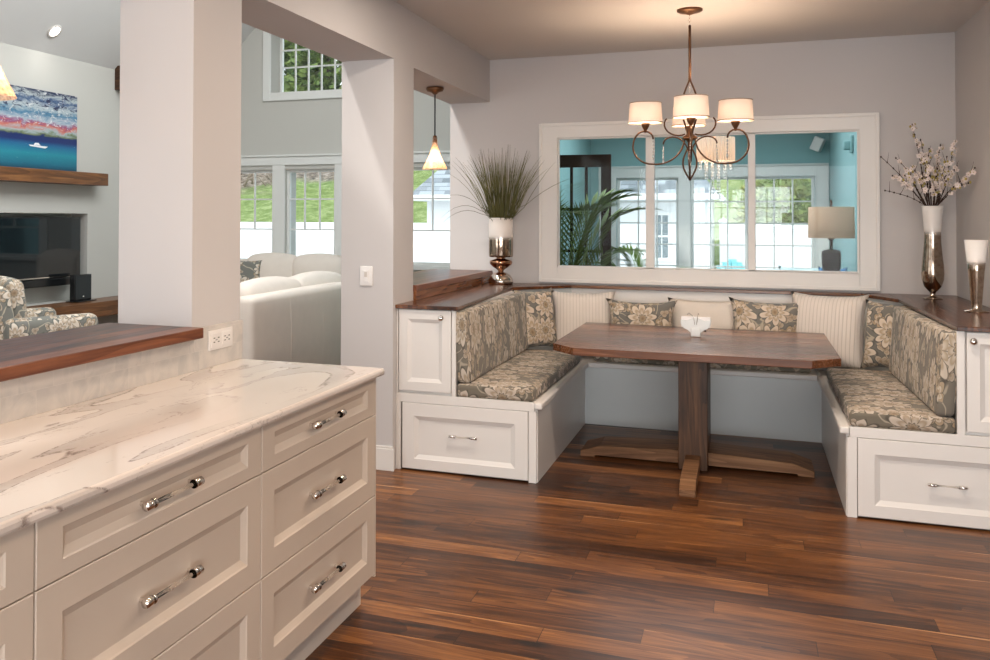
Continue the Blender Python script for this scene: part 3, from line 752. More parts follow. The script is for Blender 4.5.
# cushions and pillows
def seat_cushion(x0, x1, y0, y1, lab, name='seat_cushion'):
    single(MB().rbox(x0, x1, y0, y1, .457, .535, .022, (0, 0, .012), k=8), name, M['fl_seat'], lab, 'cushion', 'floral bench seat cushions')
seat_cushion(-1.592, -1.135, 5.378, 7.03, 'long floral seat cushion on the left bench')
seat_cushion(.478, .945, 5.378, 6.93, 'long floral seat cushion on the right bench')
seat_cushion(-1.06, .40, 7.11, 7.50, 'floral seat cushion on the rear bench behind the table')
def lean(xb, dx, z0=.537, z1=.955):
    return lambda p: Vector((p.x + dx * (p.z - z0) / (z1 - z0), p.y, p.z))
single(MB().rbox(-1.590, -1.508, 5.383, 7.02, .539, .957, .022, (.012, 0, .0), lean(0, -.030), k=8), 'back_cushion', M['fl_back'], 'long floral back cushion along the left bench', 'cushion', 'floral bench back cushions')
single(MB().rbox(.858, .940, 5.383, 6.84, .539, .957, .022, (.012, 0, .0), lambda p: Vector((p.x + .030 * (p.z - .537) / .418 - .032 * (p.y - 5.383) / 1.457, p.y, p.z)), k=8), 'back_cushion', M['fl_backr'], 'long floral back cushion along the right bench', 'cushion', 'floral bench back cushions')
def pillow(name, mat, lab, cx, cy, z0, w, h, t, yaw=0, tilt=0, roll=0, group=None, pinch=.07, ear=.05):
    """stands on its lower edge at (cx,cy,z0), face towards -y rotated by yaw, leaning back by tilt"""
    mtx = Matrix.Translation((cx, cy, z0)) @ Matrix.Rotation(yaw, 4, 'Z') @ Matrix.Rotation(-tilt, 4, 'X') @ Matrix.Rotation(roll, 4, 'Y')
    mb = MB().pillow(lambda x, y, z: (x, -z, y + h / 2), w, h, t, pinch=pinch, ear=ear)
    o = bpy.data.objects.new(name, mesh_from(mb, name, mat, (0, 0, 0))); C.objects.link(o)
    o.matrix_world = mtx; ORI[o] = (0, 0, 0)
    return tag(o, lab, 'pillow', group)
pillow('striped_cushion', M['stripe'], 'cream corded cushion in the left rear corner of the banquette', -1.165, 7.30, .535, .47, .42, .15, R(10), R(11), 0, 'cream corded corner cushions')
pillow('striped_cushion', M['stripe'], 'cream corded cushion in the right rear corner of the banquette', .488, 7.20, .50, .49, .50, .16, R(-20), R(11), 0, 'cream corded corner cushions')
pillow('linen_cushion', M['cream'], 'plain cream cushion at the middle of the rear bench', -.29, 7.40, .535, .52, .38, .13, 0, R(8))
pillow('lumbar_pillow', M['fl_pil'], 'floral lumbar pillow on the rear bench, left of the napkin holder', -.735, 7.25, .535, .47, .365, .13, R(2), R(9), 0, 'floral lumbar pillows', ear=.10)
pillow('lumbar_pillow', M['fl_pil2'], 'floral lumbar pillow on the rear bench, right of the napkin holder', .112, 7.25, .535, .46, .395, .13, R(-2), R(9), R(1), 'floral lumbar pillows', ear=.10)
pillow('floral_pillow', M['fl_pil2'], 'square floral pillow tucked behind the left back cushion', -1.46, 7.08, .537, .36, .44, .15, R(50), R(10), 0, 'square floral corner pillows')
pillow('floral_pillow', M['fl_pil'], 'square floral pillow tucked behind the right back cushion', .852, 6.945, .535, .36, .44, .14, R(-30), R(10), 0, 'square floral corner pillows')

# ------------------------------------------------------------------ table
TX, TY = -.31, 6.30
t_ = thing('pedestal_table', 'walnut pedestal dining table with clipped corners', 'table', (TX, TY, 0))
top = [(-1.10, 5.77), (-.95, 5.595), (.318, 5.585), (.470, 5.745), (.470, 6.98), (-1.10, 7.04)]
part(MB().prism(top, .708, .751), 'tabletop', M['table'], t_, bev=.003)
part(MB().box(-.90, .27, 5.85, 6.85, .685, .708), 'apron', M['leg'], t_)
part(MB().box(-.392, -.226, 6.02, 6.52, .0, .69), 'pedestal', M['leg'], t_, bev=.004)
def foot(P, L, w=.15, lab=None):
    # long tapered foot from 0 to L
    m = MB(); hw = w / 2
    pr = [(0, .0), (L - .10, .0), (L - .10, .0), (L, .0), (L, .038), (L - .14, .075), (0, .095)]
    m.prism([(0, .012), (L - .09, .012), (L - .09, 0), (L, 0), (L, .035), (L - .12, .072), (0, .092)], -hw, hw, P)
    return part(m, 'foot', M['foot'], t_, bev=.003)
foot(lambda u, v, w: (-.392 - u, 6.27 + w, v), .60, .30)
foot(lambda u, v, w: (-.226 + u, 6.27 + w, v), .585, .30)
foot(lambda u, v, w: (-.309 + w, 6.02 - u, v), .59, .085)
foot(lambda u, v, w: (-.309 + w, 6.52 + u, v), .52, .085)
# napkin holder
nx, ny = -.312, 6.45
nh = thing('napkin_holder', 'small white ceramic napkin holder with spread wings on the table', 'napkin holder', (nx, ny, .752))
wing = [(0, .0), (.03, .0), (.035, .022), (.055, .038), (.085, .05), (.105, .075), (.108, .105), (.06, .10), (.02, .115), (.0, .12)]
for yy in (-.028, .022):
    m = MB()
    for s in (-1, 1):
        m.prism([(nx + s * u * .86, .752 + v + .004) for u, v in wing], ny + yy, ny + yy + .007, lambda u, v, w: (u, w, v))
    part(m, 'wing_plate', M['ceramic'], nh, bev=.002)
part(MB().rbox(nx - .030, nx + .030, ny - .032, ny + .032, .752, .811, .006), 'base', M['ceramic'], nh)
m = MB()
for s in (-1, 1):
    m.tube([(nx + s * .006, ny - .03, .83), (nx + s * .012, ny - .03, .88), (nx + s * .028 - .012, ny - .03, .905), (nx + s * .036 - .014, ny - .03, .893)], .0018, 6)
part(m, 'wire_feeler', M['nickel'], nh)
part(MB().ball((nx + .058, ny - .034, .793), .007), 'bead', M['black'], nh, 'small black bead')
m = MB()
for k in range(6): m.box(nx - .088, nx + .088, ny - .019 + k * .0065, ny - .0145 + k * .0065, .812, .880 - abs(k - 2.5) * .003)
single(m, 'paper_napkins', M['napkin'], 'stack of white paper napkins standing in the holder', 'napkins', bev=.001)

# ------------------------------------------------------------------ vases and stems on the ledge
def vase(name, prof, x, y, z, mat, lab, group=None):
    mb = MB().lathe(prof, x, y, 40, z0=z)
    return mb
VX, VY, VZ = -1.825, 7.40, .987
v = thing('table_vase', 'two-tone vase with mirrored ball foot on the left ledge', 'vase', (VX, VY, VZ))
part(MB().lathe([(.094, .215), (.096, .23), (.096, .40), (.096, .525), (.090, .525), (.089, .24), (0, .235)], VX, VY, 40, z0=VZ), 'cylinder', mercury('two_tone_vase_glass', .335, .395), v)
part(MB().lathe([(.028, .212), (.05, .216), (.03, .205), (.045, .198), (.085, .186), (.091, .172), (.085, .155), (.062, .135), (.035, .118), (.022, .105), (.022, .092)], VX, VY, 40, z0=VZ), 'middle_bead', plain('amber_mirror_glass', (.42, .22, .13), .08, 1, var=.15, vscale=20), v)
part(MB().lathe([(0, 0), (.092, 0), (.098, .012), (.095, .04), (.075, .072), (.045, .09), (.020, .098), (0, .098)], VX, VY, 40, z0=VZ), 'ball_foot', plain('silver_mirror_glass', (.62, .54, .47), .07, 1, var=.2, vscale=18), v)
rb = random.Random(3)
g = MB()
for k in range(180):
    a = rb.uniform(0, 2 * PI); r0 = .07 * math.sqrt(rb.random())
    tilt = rb.uniform(.02, .40) * (1 if rb.random() < .7 else 1.7); az = a + rb.uniform(-.6, .6)
    L = rb.uniform(.40, .60)
    droop = rb.uniform(0, .25) * (tilt * 2.5)
    pts = []
    for s in range(8):
        q = s / 7
        out = r0 + tilt * L * (q ** 1.15) * 1.0 + droop * L * q ** 3
        zz = VZ + .30 + (L + .22) * q * (1 - .15 * tilt * q) - droop * L * .6 * q ** 3.2
        if zz < VZ + .53: out = min(out, .078)
        pts.append((VX + math.cos(az) * out, VY + min(math.sin(az) * out, .11), zz))
    g.tube(pts, [.0026, .0026, .0026, .0025, .0022, .0019, .0014, .0006], 3)
for az, tilt, L, dr in ((PI, .75, .55, .5), (.05, .95, .60, .28), (PI + .35, .9, .50, .8), (-.15, .55, .62, .2), (PI + .1, 1.05, .42, .9)):
    pts = []
    for s in range(10):
        q = s / 9; out = .05 + tilt * L * q ** 1.2; out = out if q > .25 else .06; pts.append((VX + math.cos(az) * out, VY + math.sin(az) * out * .5, VZ + .45 + L * .95 * q - dr * L * q ** 2.5))
    g.tube(pts, [.0022] * 7 + [.0016, .001, .0005], 3)
single(g, 'ornamental_grass', M['blade'], 'tall bunch of wispy ornamental grass in the two-tone vase', 'plant', kind='stuff')

BX, BY, BZ = 1.134, 7.20, .987
v = thing('tall_vase', 'tall silver baluster vase with frosted white neck in the nook corner', 'vase', (BX, BY, BZ))
pr = [(.058, .0), (.058, .004), (.030, .012), (.017, .022), (.016, .040), (.030, .055), (.052, .082), (.064, .125), (.067, .165), (.064, .22), (.057, .29), (.051, .36), (.049, .43), (.052, .50), (.060, .575), (.064, .612), (.060, .612), (.048, .50), (.045, .43), (.05, .3), (0, .28)]
part(MB().lathe(pr, BX, BY, 40, z0=BZ), 'body', mercury('silver_to_white_glass', .40, .47, (.78, .75, .72)), v)
fl = thing('blossom_branches', 'spray of white blossom branches in the tall silver vase', 'branches', (BX, BY, BZ + .3))
rb = random.Random(11)
tips = [(-.115, -.02, 2.14), (-.06, .02, 2.04), (-.20, .0, 1.92), (-.235, -.05, 1.80), (-.30, .0, 1.93), (-.02, .03, 1.98), (.045, .0, 2.00), (.08, -.04, 1.92), (.13, -.05, 2.02), (.19, -.33, 1.83), (.15, -.22, 1.74), (-.12, -.06, 1.86), (.02, -.05, 1.84), (-.04, -.1, 1.90), (-.30, -.1, 1.70), (.10, .05, 1.78)]
tips += [(-.16, -.04, 1.80), (-.08, -.08, 1.78), (.06, -.08, 1.76), (.14, .0, 1.86), (-.05, .06, 1.82), (.0, -.1, 1.72)]
for k, (dx, dy, tz) in enumerate(tips):
    n_ = math.hypot(dx, dy); lim = min(1, .042 / max(n_ * .22, 1e-6)) * .22
    low = Vector((BX - dx * .05, BY - dy * .05, BZ + .36)); rim = Vector((BX + dx * lim, BY + dy * lim, 1.60)); tip = Vector((BX + dx, BY + dy, tz))
    side = Vector((rb.uniform(-.03, .03), rb.uniform(-.03, .03), 0)); pts = [low]
    for s in range(8):
        q = s / 7
        pts.append(rim.lerp(tip, q) + side * math.sin(2.4 * PI * q) * .5 * q + Vector((0, 0, .02 * math.sin(PI * q))))
    wisp = k in (4, 14)
    m = MB().tube(pts, [.0042 - .0030 * s / 8 for s in range(9)] if not wisp else [.002] * 9, 5)
    for s in range(3):
        q = pts[3 + s * 2]; d = Vector((rb.uniform(-.5, .5), rb.uniform(-.5, .3), .8)).normalized()
        m.tube([q, q + d * .03, q + d * .06 + Vector((0, 0, .01))], [.0022, .0016, .0008], 4)
    for s in range(8):
        q = pts[1 + s % 8]; m.ball(q, .005, .005, .007, 6, 4)
    br = part(m, 'branch', M['stalk'], fl)
    bl = MB()
    for s in range(0 if wisp else rb.randint(15, 24)):
        q = rb.uniform(.42, .99) ** .8; i = min(7, int(q * 8)); c = pts[i].lerp(pts[i + 1], q * 8 - i) + Vector((rb.uniform(-.015, .015), rb.uniform(-.018, .008), rb.uniform(-.01, .01)))
        nrm = Vector((rb.uniform(-1, 1), rb.uniform(-1.4, .2), rb.uniform(-.4, 1))).normalized(); tx = nrm.orthogonal().normalized(); ty = nrm.cross(tx)
        if rb.random() < .22:
            bl.ball(c, .007, .007, .010, 6, 4, 1)
        else:
            rr = rb.uniform(.012, .021)
            for pz in range(5):
                a = 2 * PI * pz / 5; d = tx * math.cos(a) + ty * math.sin(a); e = ty * math.cos(a) - tx * math.sin(a)
                bl.add([c, c + d * rr * .6 + e * rr * .42 + nrm * .003, c + d * rr + nrm * .006, c + d * rr * .6 - e * rr * .42 + nrm * .003], [(0, 1, 2, 3)])
            bl.ball(c + nrm * .002, .003, .003, .003, 6, 4, 1)
    if bl.v: part(bl, 'blossoms', [M['petal'], M['bud']], br, 'white blossoms and buds')
EX, EY = 1.203, 6.27
v = thing('cone_vase', 'flared cone vase with frosted white top near the right wall', 'vase', (EX, EY, .987))
pr = [(.062, .0), (.062, .004), (.028, .010), (.025, .020), (.028, .05), (.040, .22), (.058, .405), (.055, .405), (.036, .22), (.02, .05), (0, .045)]
part(MB().lathe(pr, EX, EY, 40, z0=.987), 'body', mercury('cone_vase_glass', .255, .30, (.84, .81, .78)), v)

# ------------------------------------------------------------------ chandelier
CX, CY = -.333, 6.2
ch = thing('chandelier', 'bronze four-shade chandelier with scroll arms over the table', 'chandelier', (CX, CY, 1.74))
part(MB().lathe([(.0, .0), (.076, .0), (.076, -.012), (.062, -.020), (.030, -.026), (.012, -.034), (0, -.034)], CX, CY, 32, z0=CH), 'canopy', M['bronzelit'], ch)
m = MB()
for k in range(3): 
    zc = CH - .045 - k * .022
    pts = [(CX + (.008 * math.cos(a) if k % 2 else 0), CY + (0 if k % 2 else .008 * math.cos(a)), zc + .014 * math.sin(a)) for a in [2 * PI * i / 12 for i in range(12)]]
    m.tube(pts, .0022, 6, closed=True)
part(m, 'chain', M['nickel'], ch, 'small silver chain link')
part(MB().cyl((CX, CY, CH - .10), (CX, CY, 2.375), .0085, .0085, 12), 'rod', M['bronze'], ch)
m = MB()
for s in (-1, 1):
    m.tube([(CX, CY, 2.385), (CX + s * .006, CY, 2.36), (CX + s * .022, CY, 2.32), (CX + s * .040, CY, 2.27), (CX + s * .046, CY, 2.20), (CX + s * .036, CY, 2.12), (CX + s * .016, CY, 2.05), (CX + s * .010, CY, 2.0)], .0058, 8)
part(m, 'yoke', M['bronze'], ch)
part(MB().lathe([(0, 2.09), (.012, 2.085), (.014, 2.04), (.030, 2.025), (.046, 2.015), (.046, 2.005), (.022, 1.995), (.012, 1.98), (.012, 1.93), (.0, 1.92)], CX, CY, 24), 'hub', M['bronzelit'], ch)
m = MB()
for ang in (0, PI / 2):
    for s in (-1, 1):
        pts = []
        for i in range(13):
            q = i / 12; wdt = .041 * math.sin(PI * q ** 1.1) ** 1.1
            pts.append((CX + s * wdt * math.cos(ang), CY + s * wdt * math.sin(ang), 1.975 - .228 * q))
        m.tube(pts, .0055, 8)
part(m, 'lower_finial', M['bronze'], ch)
AR = .265
for k in range(4):
    a = k * PI / 2 + R(4.5)
    ca, sa = math.cos(a), math.sin(a)
    Pq = lambda r, z: (CX + r * ca, CY + r * sa, z)
    # big open scroll: little hook beside the cup, over, round and back to the hub; a second curl turns inward
    big = [(.218, 2.006), (.222, 2.026), (.232, 2.042), (.249, 2.053), (.268, 2.057), (.288, 2.054), (.306, 2.045), (.320, 2.030), (.331, 2.011), (.338, 1.988), (.341, 1.961), (.338, 1.936), (.329, 1.911), (.314, 1.890), (.293, 1.871), (.270, 1.858), (.244, 1.851), (.195, 1.848), (.166, 1.851), (.140, 1.859), (.112, 1.872), (.085, 1.892), (.064, 1.915), (.048, 1.940), (.036, 1.975), (.026, 2.02)]
    ao = part(MB().tube([Pq(r_, z_) for r_, z_ in big], .0056, 8), 'arm', M['bronze'], ch)
    cu = [(.158, 1.972), (.156, 1.985), (.148, 1.999), (.136, 2.009), (.120, 2.015), (.102, 2.018), (.085, 2.016), (.066, 2.009), (.048, 1.997), (.034, 1.982), (.022, 1.962), (.010, 1.935)]
    part(MB().tube([Pq(r_, z_) for r_, z_ in cu], .0048, 8), 'curl', M['bronze'], ch)
    up = [(.136, 2.133), (.145, 2.124), (.151, 2.108), (.151, 2.090), (.145, 2.072), (.132, 2.053), (.114, 2.039), (.092, 2.030), (.068, 2.026), (.045, 2.028), (.028, 2.034)]
    if k % 2 == 0: part(MB().tube([Pq(r_, z_) for r_, z_ in up], .0052, 8), 'upper_scroll', M['bronze'], ch)
    part(MB().lathe([(.006, -.045), (.010, -.028), (.022, -.006), (.027, .010), (.027, .016), (0, .016)], CX + AR * ca, CY + AR * sa, 20, z0=2.092), 'candle_cup', M['bronzelit'], ao)
    sh = part(MB().lathe([(.104, 2.108), (.0955, 2.238), (.0945, 2.238), (.103, 2.108)], CX + AR * ca, CY + AR * sa, 36, cap=False), 'shade', M['shade'], ch, 'white linen drum shade')
    for rr, zz in ((.1045, 2.111), (.096, 2.235)):
        tr = MB().tube([(CX + AR * ca + rr * math.cos(q), CY + AR * sa + rr * math.sin(q), zz) for q in [2 * PI * i / 36 for i in range(36)]], .0032, 6, closed=True)
        part(tr, 'band', M['band'], sh, 'tan trim band')
    part(MB().ball((CX + AR * ca, CY + AR * sa, 2.165), .022, .022, .03), 'bulb', M['bulb'], sh, 'glowing bulb')
    for (rq, zq) in ((.218, 2.006), (.158, 1.972)):
        cr = MB(); c0 = Pq(rq, zq)
        for q in range(4): cr.ball((c0[0], c0[1], c0[2] - .018 - q * .021), .0055, .0055, .009, 8, 5)
        cr.ball((c0[0], c0[1], c0[2] - .018 - 4 * .021 - .008), .007, .007, .018, 8, 5)
        part(cr, 'crystal_drop', M['crystal'], ch, 'clear crystal drops')
    L = bpy.data.lights.new('chandelier_bulb', 'POINT'); L.energy = 13; L.color = (1, .74, .53); L.shadow_soft_size = .03
    lo = bpy.data.objects.new('chandelier_bulb_light', L); C.objects.link(lo); lo.location = (CX + AR * ca, CY + AR * sa, 2.175)
cr = MB()
for q in range(6): cr.ball((CX, CY, 1.93 - q * .022), .007, .007, .012, 8, 5)
cr.ball((CX, CY, 1.79), .009, .009, .022, 8, 5)
part(cr, 'crystal_drop', M['crystal'], ch, 'clear crystal strand'); cr = MB()
for q in range(5): cr.ball((CX, CY, 2.34 - q * .016), .006, .006, .008, 8, 5)
part(cr, 'crystal_drop', M['crystal'], ch, 'clear crystal strand')

# ------------------------------------------------------------------ glass pendants
def pendant(x, y, zb, lab):
    p = thing('pendant_light', lab, 'pendant light', (x, y, zb), group='glass pendants along the bar')
    part(MB().lathe([(0, HB), (.062, HB - .004), (.066, HB - .015), (.058, HB - .032), (.026, HB - .042), (.012, HB - .055), (0, HB - .055)], x, y, 28), 'canopy', M['bronzelit'], p)
    part(MB().cyl((x, y, HB - .05), (x, y, zb + .23), .0055, .0055, 8), 'cord', M['blackcord'], p)
    part(MB().lathe([(.0, .245), (.014, .245), (.016, .20), (.012, .19), (0, .19)], x, y, 20, z0=zb), 'socket', M['bronzelit'], p)
    pr = [(.017, .23), (.018, .19), (.026, .15), (.042, .10), (.066, .05), (.090, .006), (.092, 0), (.089, .0), (.086, .008), (.062, .052), (.039, .10), (.023, .15), (.015, .19)]
    part(MB().lathe(pr, x, y, 36, z0=zb, cap=False), 'glass_shade', M['shadeglass'], p, 'amber seeded glass shade')
    part(MB().ball((x, y, zb + .105), .020, .020, .034), 'bulb', M['bulb'], p, 'glowing bulb')
    L = bpy.data.lights.new('pendant_bulb', 'POINT'); L.energy = 1.4; L.color = (1, .74, .52); L.shadow_soft_size = .03
    lo = bpy.data.objects.new('pendant_bulb_light', L); C.objects.link(lo); lo.location = (x, y, zb + .06)
pendant(-2.115, 6.583, 1.862, 'small amber glass pendant hanging in the opening over the raised bar')
pendant(-2.13, 2.215, 1.862, 'glass pendant cut off at the left edge over the red walnut bar')

# ------------------------------------------------------------------ living room things
single(MB().box(-6.798, -6.60, 6.4, 8.72, 1.855, 1.99), 'mantel_shelf', M['mantel'], 'thick wooden mantel shelf above the television', 'shelf', bev=.006)
p = thing('sea_painting', 'bright canvas of a turquoise sea under a stormy sunset sky, propped on the mantel', 'painting', (-6.77, 7.7, 1.992))
part(MB().box(-6.79, -6.745, 7.02, 8.36, 1.992, 2.81), 'canvas', M['paint'], p)
bt = MB()
bt.prism([(7.64, 2.225), (7.86, 2.215), (7.90, 2.235), (7.62, 2.24)], -6.7448, -6.743, lambda u, v, w: (w, u, v))
bt.prism([(7.69, 2.24), (7.79, 2.24), (7.76, 2.265), (7.71, 2.262)], -6.7448, -6.743, lambda u, v, w: (w, u, v))
part(bt, 'painted_boat', plain('white_paint_dab', (.75, .76, .78), .5), p, 'small white painted boat')
single(MB().box(-6.798, -6.45, 5.6, 9.6, .44, .60), 'hearth_slab', M['mantel'], 'long floating wooden hearth slab under the television', 'shelf', bev=.006)
tv = thing('television', 'black flat television in the wall niche', 'television', (-6.86, 7.8, .868))
part(MB().rbox(-6.90, -6.825, 7.0, 8.535, .868, 1.508, .008), 'frame', M['black'], tv)
part(MB().box(-6.826, -6.822, 7.015, 8.515, .888, 1.492), 'screen', M['screen'], tv)
part(MB().box(-6.824, -6.820, 7.015, 8.515, .868, .878), 'trim_strip', M['nickel'], tv, 'silver strip along the lower edge')
single(MB().rbox(-7.019, -6.83, 7.3, 8.40, .775, .86, .01), 'soundbar', M['black'], 'long black soundbar below the television', 'soundbar')
s = thing('bookshelf_speaker', 'black square speaker on the hearth slab', 'speaker', (-6.68, 8.36, .60))
part(MB().rbox(-6.715, -6.645, 8.222, 8.50, .612, .890, .008), 'cabinet', M['black'], s)
part(MB().box(-6.646, -6.642, 8.235, 8.487, .63, .878), 'grille', plain('speaker_grille', (.015, .02, .022), .6), s)
part(MB().rbox(-6.74, -6.60, 8.19, 8.53, .6005, .612, .004), 'stand', M['black'], s)
part(MB().ball((-6.640, 8.36, .655), .004, .012, .012, 10, 6), 'badge', M['nickel'], s)
single(MB().box(-6.799, -6.35, 9.08, 9.30, 2.98, 3.26), 'wooden_beam', M['beam'], 'short dark wooden beam end below the vaulted ceiling', 'beam', bev=.006)
# recessed light on the slope
rl = thing('recessed_light', 'round recessed ceiling light glowing on the vaulted ceiling', 'light', (-6.6, 7.82, 3.41), local=True)
rl.rotation_euler = (0, R(-45), 0)
part(MB().lathe([(.060, -.004), (.085, -.006), (.085, .0), (.060, .0)], 0, 0, 28, cap=False), 'trim_ring', M['plastic'], rl)
part(MB().lathe([(0, -.002), (.060, -.002), (.060, -.001), (0, -.001)], 0, 0, 28, cap=False), 'lamp', M['canlamp'], rl, 'glowing lamp')

def lounge_chair():
    c = thing('armchair', 'floral armchair in front of the television wall', 'armchair', (-5.73, 6.51, 0), R(-23), local=True)
    f = M['fl_chair']
    part(MB().rbox(-.36, .36, -.36, .40, .14, .34, .04), 'base', f, c)
    for s in (-1, 1):
        x0, x1 = sorted((s * .30, s * .45))
        part(MB().rbox(x0, x1, -.40, .42, .16, .685, .07, k=6), 'arm', f, c)
    part(MB().rbox(-.30, .30, -.26, .42, .33, .48, .05, (0, .01, .02)), 'seat_cushion', f, c)
    part(MB().rbox(-.36, .36, -.46, -.24, .30, .94, .08, (0, .03, .02), lambda p: Vector((p.x, p.y - .12 * (p.z - .3), p.z))), 'backrest', f, c)
    part(MB().rbox(-.29, .29, -.25, -.10, .46, .99, .06, (0, .03, .02), lambda p: Vector((p.x, p.y - .12 * (p.z - .3), p.z))), 'back_cushion', f, c)
    for sx in (-1, 1):
        for sy in (-.34, .34): part(MB().cyl((sx * .34, sy, 0), (sx * .34, sy, .15), .018, .026, 12), 'leg', M['beam'], c)
lounge_chair()
def sofa(lab, loc, rz, Ls, ztop, zc, arm=True):
    """local: back along x at y=0, faces +y"""
    c = thing('sofa', lab, 'sofa', loc, rz, group='white slipcovered sofas', local=True)
    f = M['slip']; h = Ls / 2
    part(MB().rbox(-h + .02, h - .02, .015, .94, .05, .40, .03, (0, 0, 0)), 'base', f, c)
    part(MB().rbox(-h, h, .0, .20, .06, ztop, .05, (0, .015, .012), k=9), 'backrest', f, c)
    for s in (-1, 1): part(MB().rbox(*sorted((s * (h - .007), s * (h - .22))), .02, .955, .066, .64, .08), 'arm', f, c)
    n = max(2, round(Ls / .95)); wd = (Ls - .44) / n
    for k in range(n):
        x0 = -h + .22 + k * wd
        part(MB().rbox(x0 + .005, x0 + wd - .005, .22, .98, .40, .55, .06, (0, 0, .02)), 'seat_cushion', f, c)
        part(MB().rbox(x0 - .03, x0 + wd + .03, .16, .42, .50, zc, .09, (0, .04, .045), lambda p: Vector((p.x, p.y - .08 * (p.z - .5), p.z)), k=7), 'back_cushion', f, c)
    for sx in (-1, 1):
        for sy in (.08, .86): part(MB().box(sx * (h - .1) - .03, sx * (h - .1) + .03, sy - .03, sy + .03, 0, .06), 'leg', M['beam'], c)
    # sewn seams of the loose cover
    m = MB()
    for x in (-h * .45, h * .1, h * .6): m.tube([(x, .001, .08), (x, -.012, .3), (x, -.014, .6), (x, -.001, ztop - .05)], .0025, 6)
    part(m, 'seam', f, c)
sofa('white slipcovered sofa with its back towards the kitchen', (-3.585, 7.72, 0), R(90), 2.35, .88, .955)
sofa('white slipcovered sofa under the far living room windows', (-5.20, 10.86, 0), R(180), 1.72, .98, 1.03)
pillow('throw_pillow', M['fl_chair'], 'dark floral throw pillow on the far white sofa', -5.80, 10.36, .57, .42, .42, .14, R(10), R(12))

# ------------------------------------------------------------------ sunroom things
d = thing('glazed_door', 'dark wooden glazed door standing open in the sunroom', 'door', (-1.63, 10.0, 0))
x0, x1, y0, y1 = -1.965, -1.308, 9.98, 10.02
m = MB().box(x0, x0 + .10, y0, y1, .01, 2.175).box(x1 - .10, x1, y0, y1, .01, 2.175).box(x0 + .1, x1 - .1, y0, y1, 2.045, 2.175).box(x0 + .1, x1 - .1, y0, y1, .01, .30)
part(m, 'frame', M['darkdoor'], d, bev=.003)
m = MB()
wv = x1 - x0 - .2
for k in (1, 2): m.box(x0 + .1 + wv * k / 3 - .014, x0 + .1 + wv * k / 3 + .014, y0 + .006, y1 - .006, .30, 2.045)
for k in (1, 2, 3): z = .30 + 1.745 * k / 4; m.box(x0 + .1, x1 - .1, y0 + .006, y1 - .006, z - .014, z + .014)
part(m, 'muntins', M['darkdoor'], d)
part(MB().box(x0 + .1, x1 - .1, 9.997, 10.003, .30, 2.045), 'pane', M['glass'], d)

def palm(lab, loc, n, L, zb, seed, lo=.2, hi=1.0, bias=None):
    rp = random.Random(seed)
    p = thing('potted_palm', lab, 'plant', loc, group='potted palms')
    x, y, z = loc
    part(MB().lathe([(0, 0), (.13, 0), (.17, .30), (.18, .32), (.165, .32), (.15, .27), (0, .27)], x, y, 28, z0=z), 'pot', M['pot'], p)
    for k in range(n):
        az = 2 * PI * k / n + rp.uniform(-.3, .3); 
        el = rp.uniform(lo, hi); Lk = L * rp.uniform(.75, 1.1)
        m = MB(); pts = []
        for s in range(15):
            q = s / 14
            out = .03 + Lk * .62 * (1 - el) * q + Lk * .26 * q ** 2.4
            zz = z + .27 + zb * min(1, q * 1.6) * .5 + Lk * (.55 + .5 * el) * q - Lk * .34 * q ** 2.8
            xx, yy = x + math.cos(az) * out, y + math.sin(az) * out * .7
            pts.append(Vector((min(max(xx, -1.93), .9), min(max(yy, 7.80), 12.9), zz)))
        m.tube(pts, [.006 - .004 * s / 14 for s in range(15)], 5)
        for s in range(56):
            q = .30 + .69 * s / 55; i = min(13, int(q * 14)); c = pts[i].lerp(pts[i + 1], q * 14 - i); t = (pts[i + 1] - pts[i]).normalized()
            side = t.cross(Vector((0, 0, 1))); side = side.normalized() if side.length > .01 else Vector((1, 0, 0))
            ln = .30 * math.sin(PI * min(1, (q - .22) * 1.2)) ** .6 * (.55 + .45 * L / 1.2) + .05
            dd = (side * (1 if s % 2 else -1) + t * .75 + Vector((0, 0, -.12))).normalized()
            e = c + dd * ln
            if e.y < 7.74 or e.x < -1.955: continue
            m.leaf(c, dd, Vector((0, 0, 1)) + t * .2, ln, .024)
        part(m, 'frond', M['palm'], p)
palm('tall potted palm in front of the dark glazed door', (-1.60, 8.75, 0), 15, 1.66, .80, 5, .30, 1.0)
palm('low potted palm to the right of the dark glazed door', (-1.02, 10.6, 0), 14, 1.02, .55, 9, .25, .95)

l = thing('table_lamp', 'brown ceramic table lamp with a beige drum shade in the sunroom', 'lamp', (.70, 9.5, .80))
part(MB().lathe([(0, .80), (.06, .80), (.062, .815), (.05, .82), (.056, .86), (.078, 1.10), (.082, 1.19), (.074, 1.225), (.05, 1.235), (.03, 1.24), (.0, 1.24)], .70, 9.5, 8), 'base', M['browncer'], l)
part(MB().lathe([(.012, 1.24), (.013, 1.32), (.022, 1.325), (.03, 1.34), (.008, 1.345), (.007, 1.64), (.014, 1.645), (.010, 1.665), (.004, 1.69), (0, 1.69)], .70, 9.5, 16), 'stem', M['bronze'], l)
part(MB().lathe([(.192, 1.342), (.188, 1.622), (.185, 1.622), (.189, 1.342)], .70, 9.5, 44, cap=False), 'shade', M['lampshade'], l)
m = MB()
for k in range(3): a = 2 * PI * k / 3; m.cyl((.70, 9.5, 1.625), (.70 + .186 * math.cos(a), 9.5 + .186 * math.sin(a), 1.615), .002, .002, 6)
part(m, 'shade_ring', M['bronze'], l)
st = thing('side_table', 'small wooden side table under the brown table lamp', 'table', (.68, 9.5, 0))
part(MB().box(.44, .92, 9.26, 9.74, .765, .80), 'top', M['leg'], st, bev=.004)
for sx in (.47, .89):
    for sy in (9.29, 9.71): part(MB().box(sx - .02, sx + .02, sy - .02, sy + .02, 0, .765), 'leg', M['leg'], st)
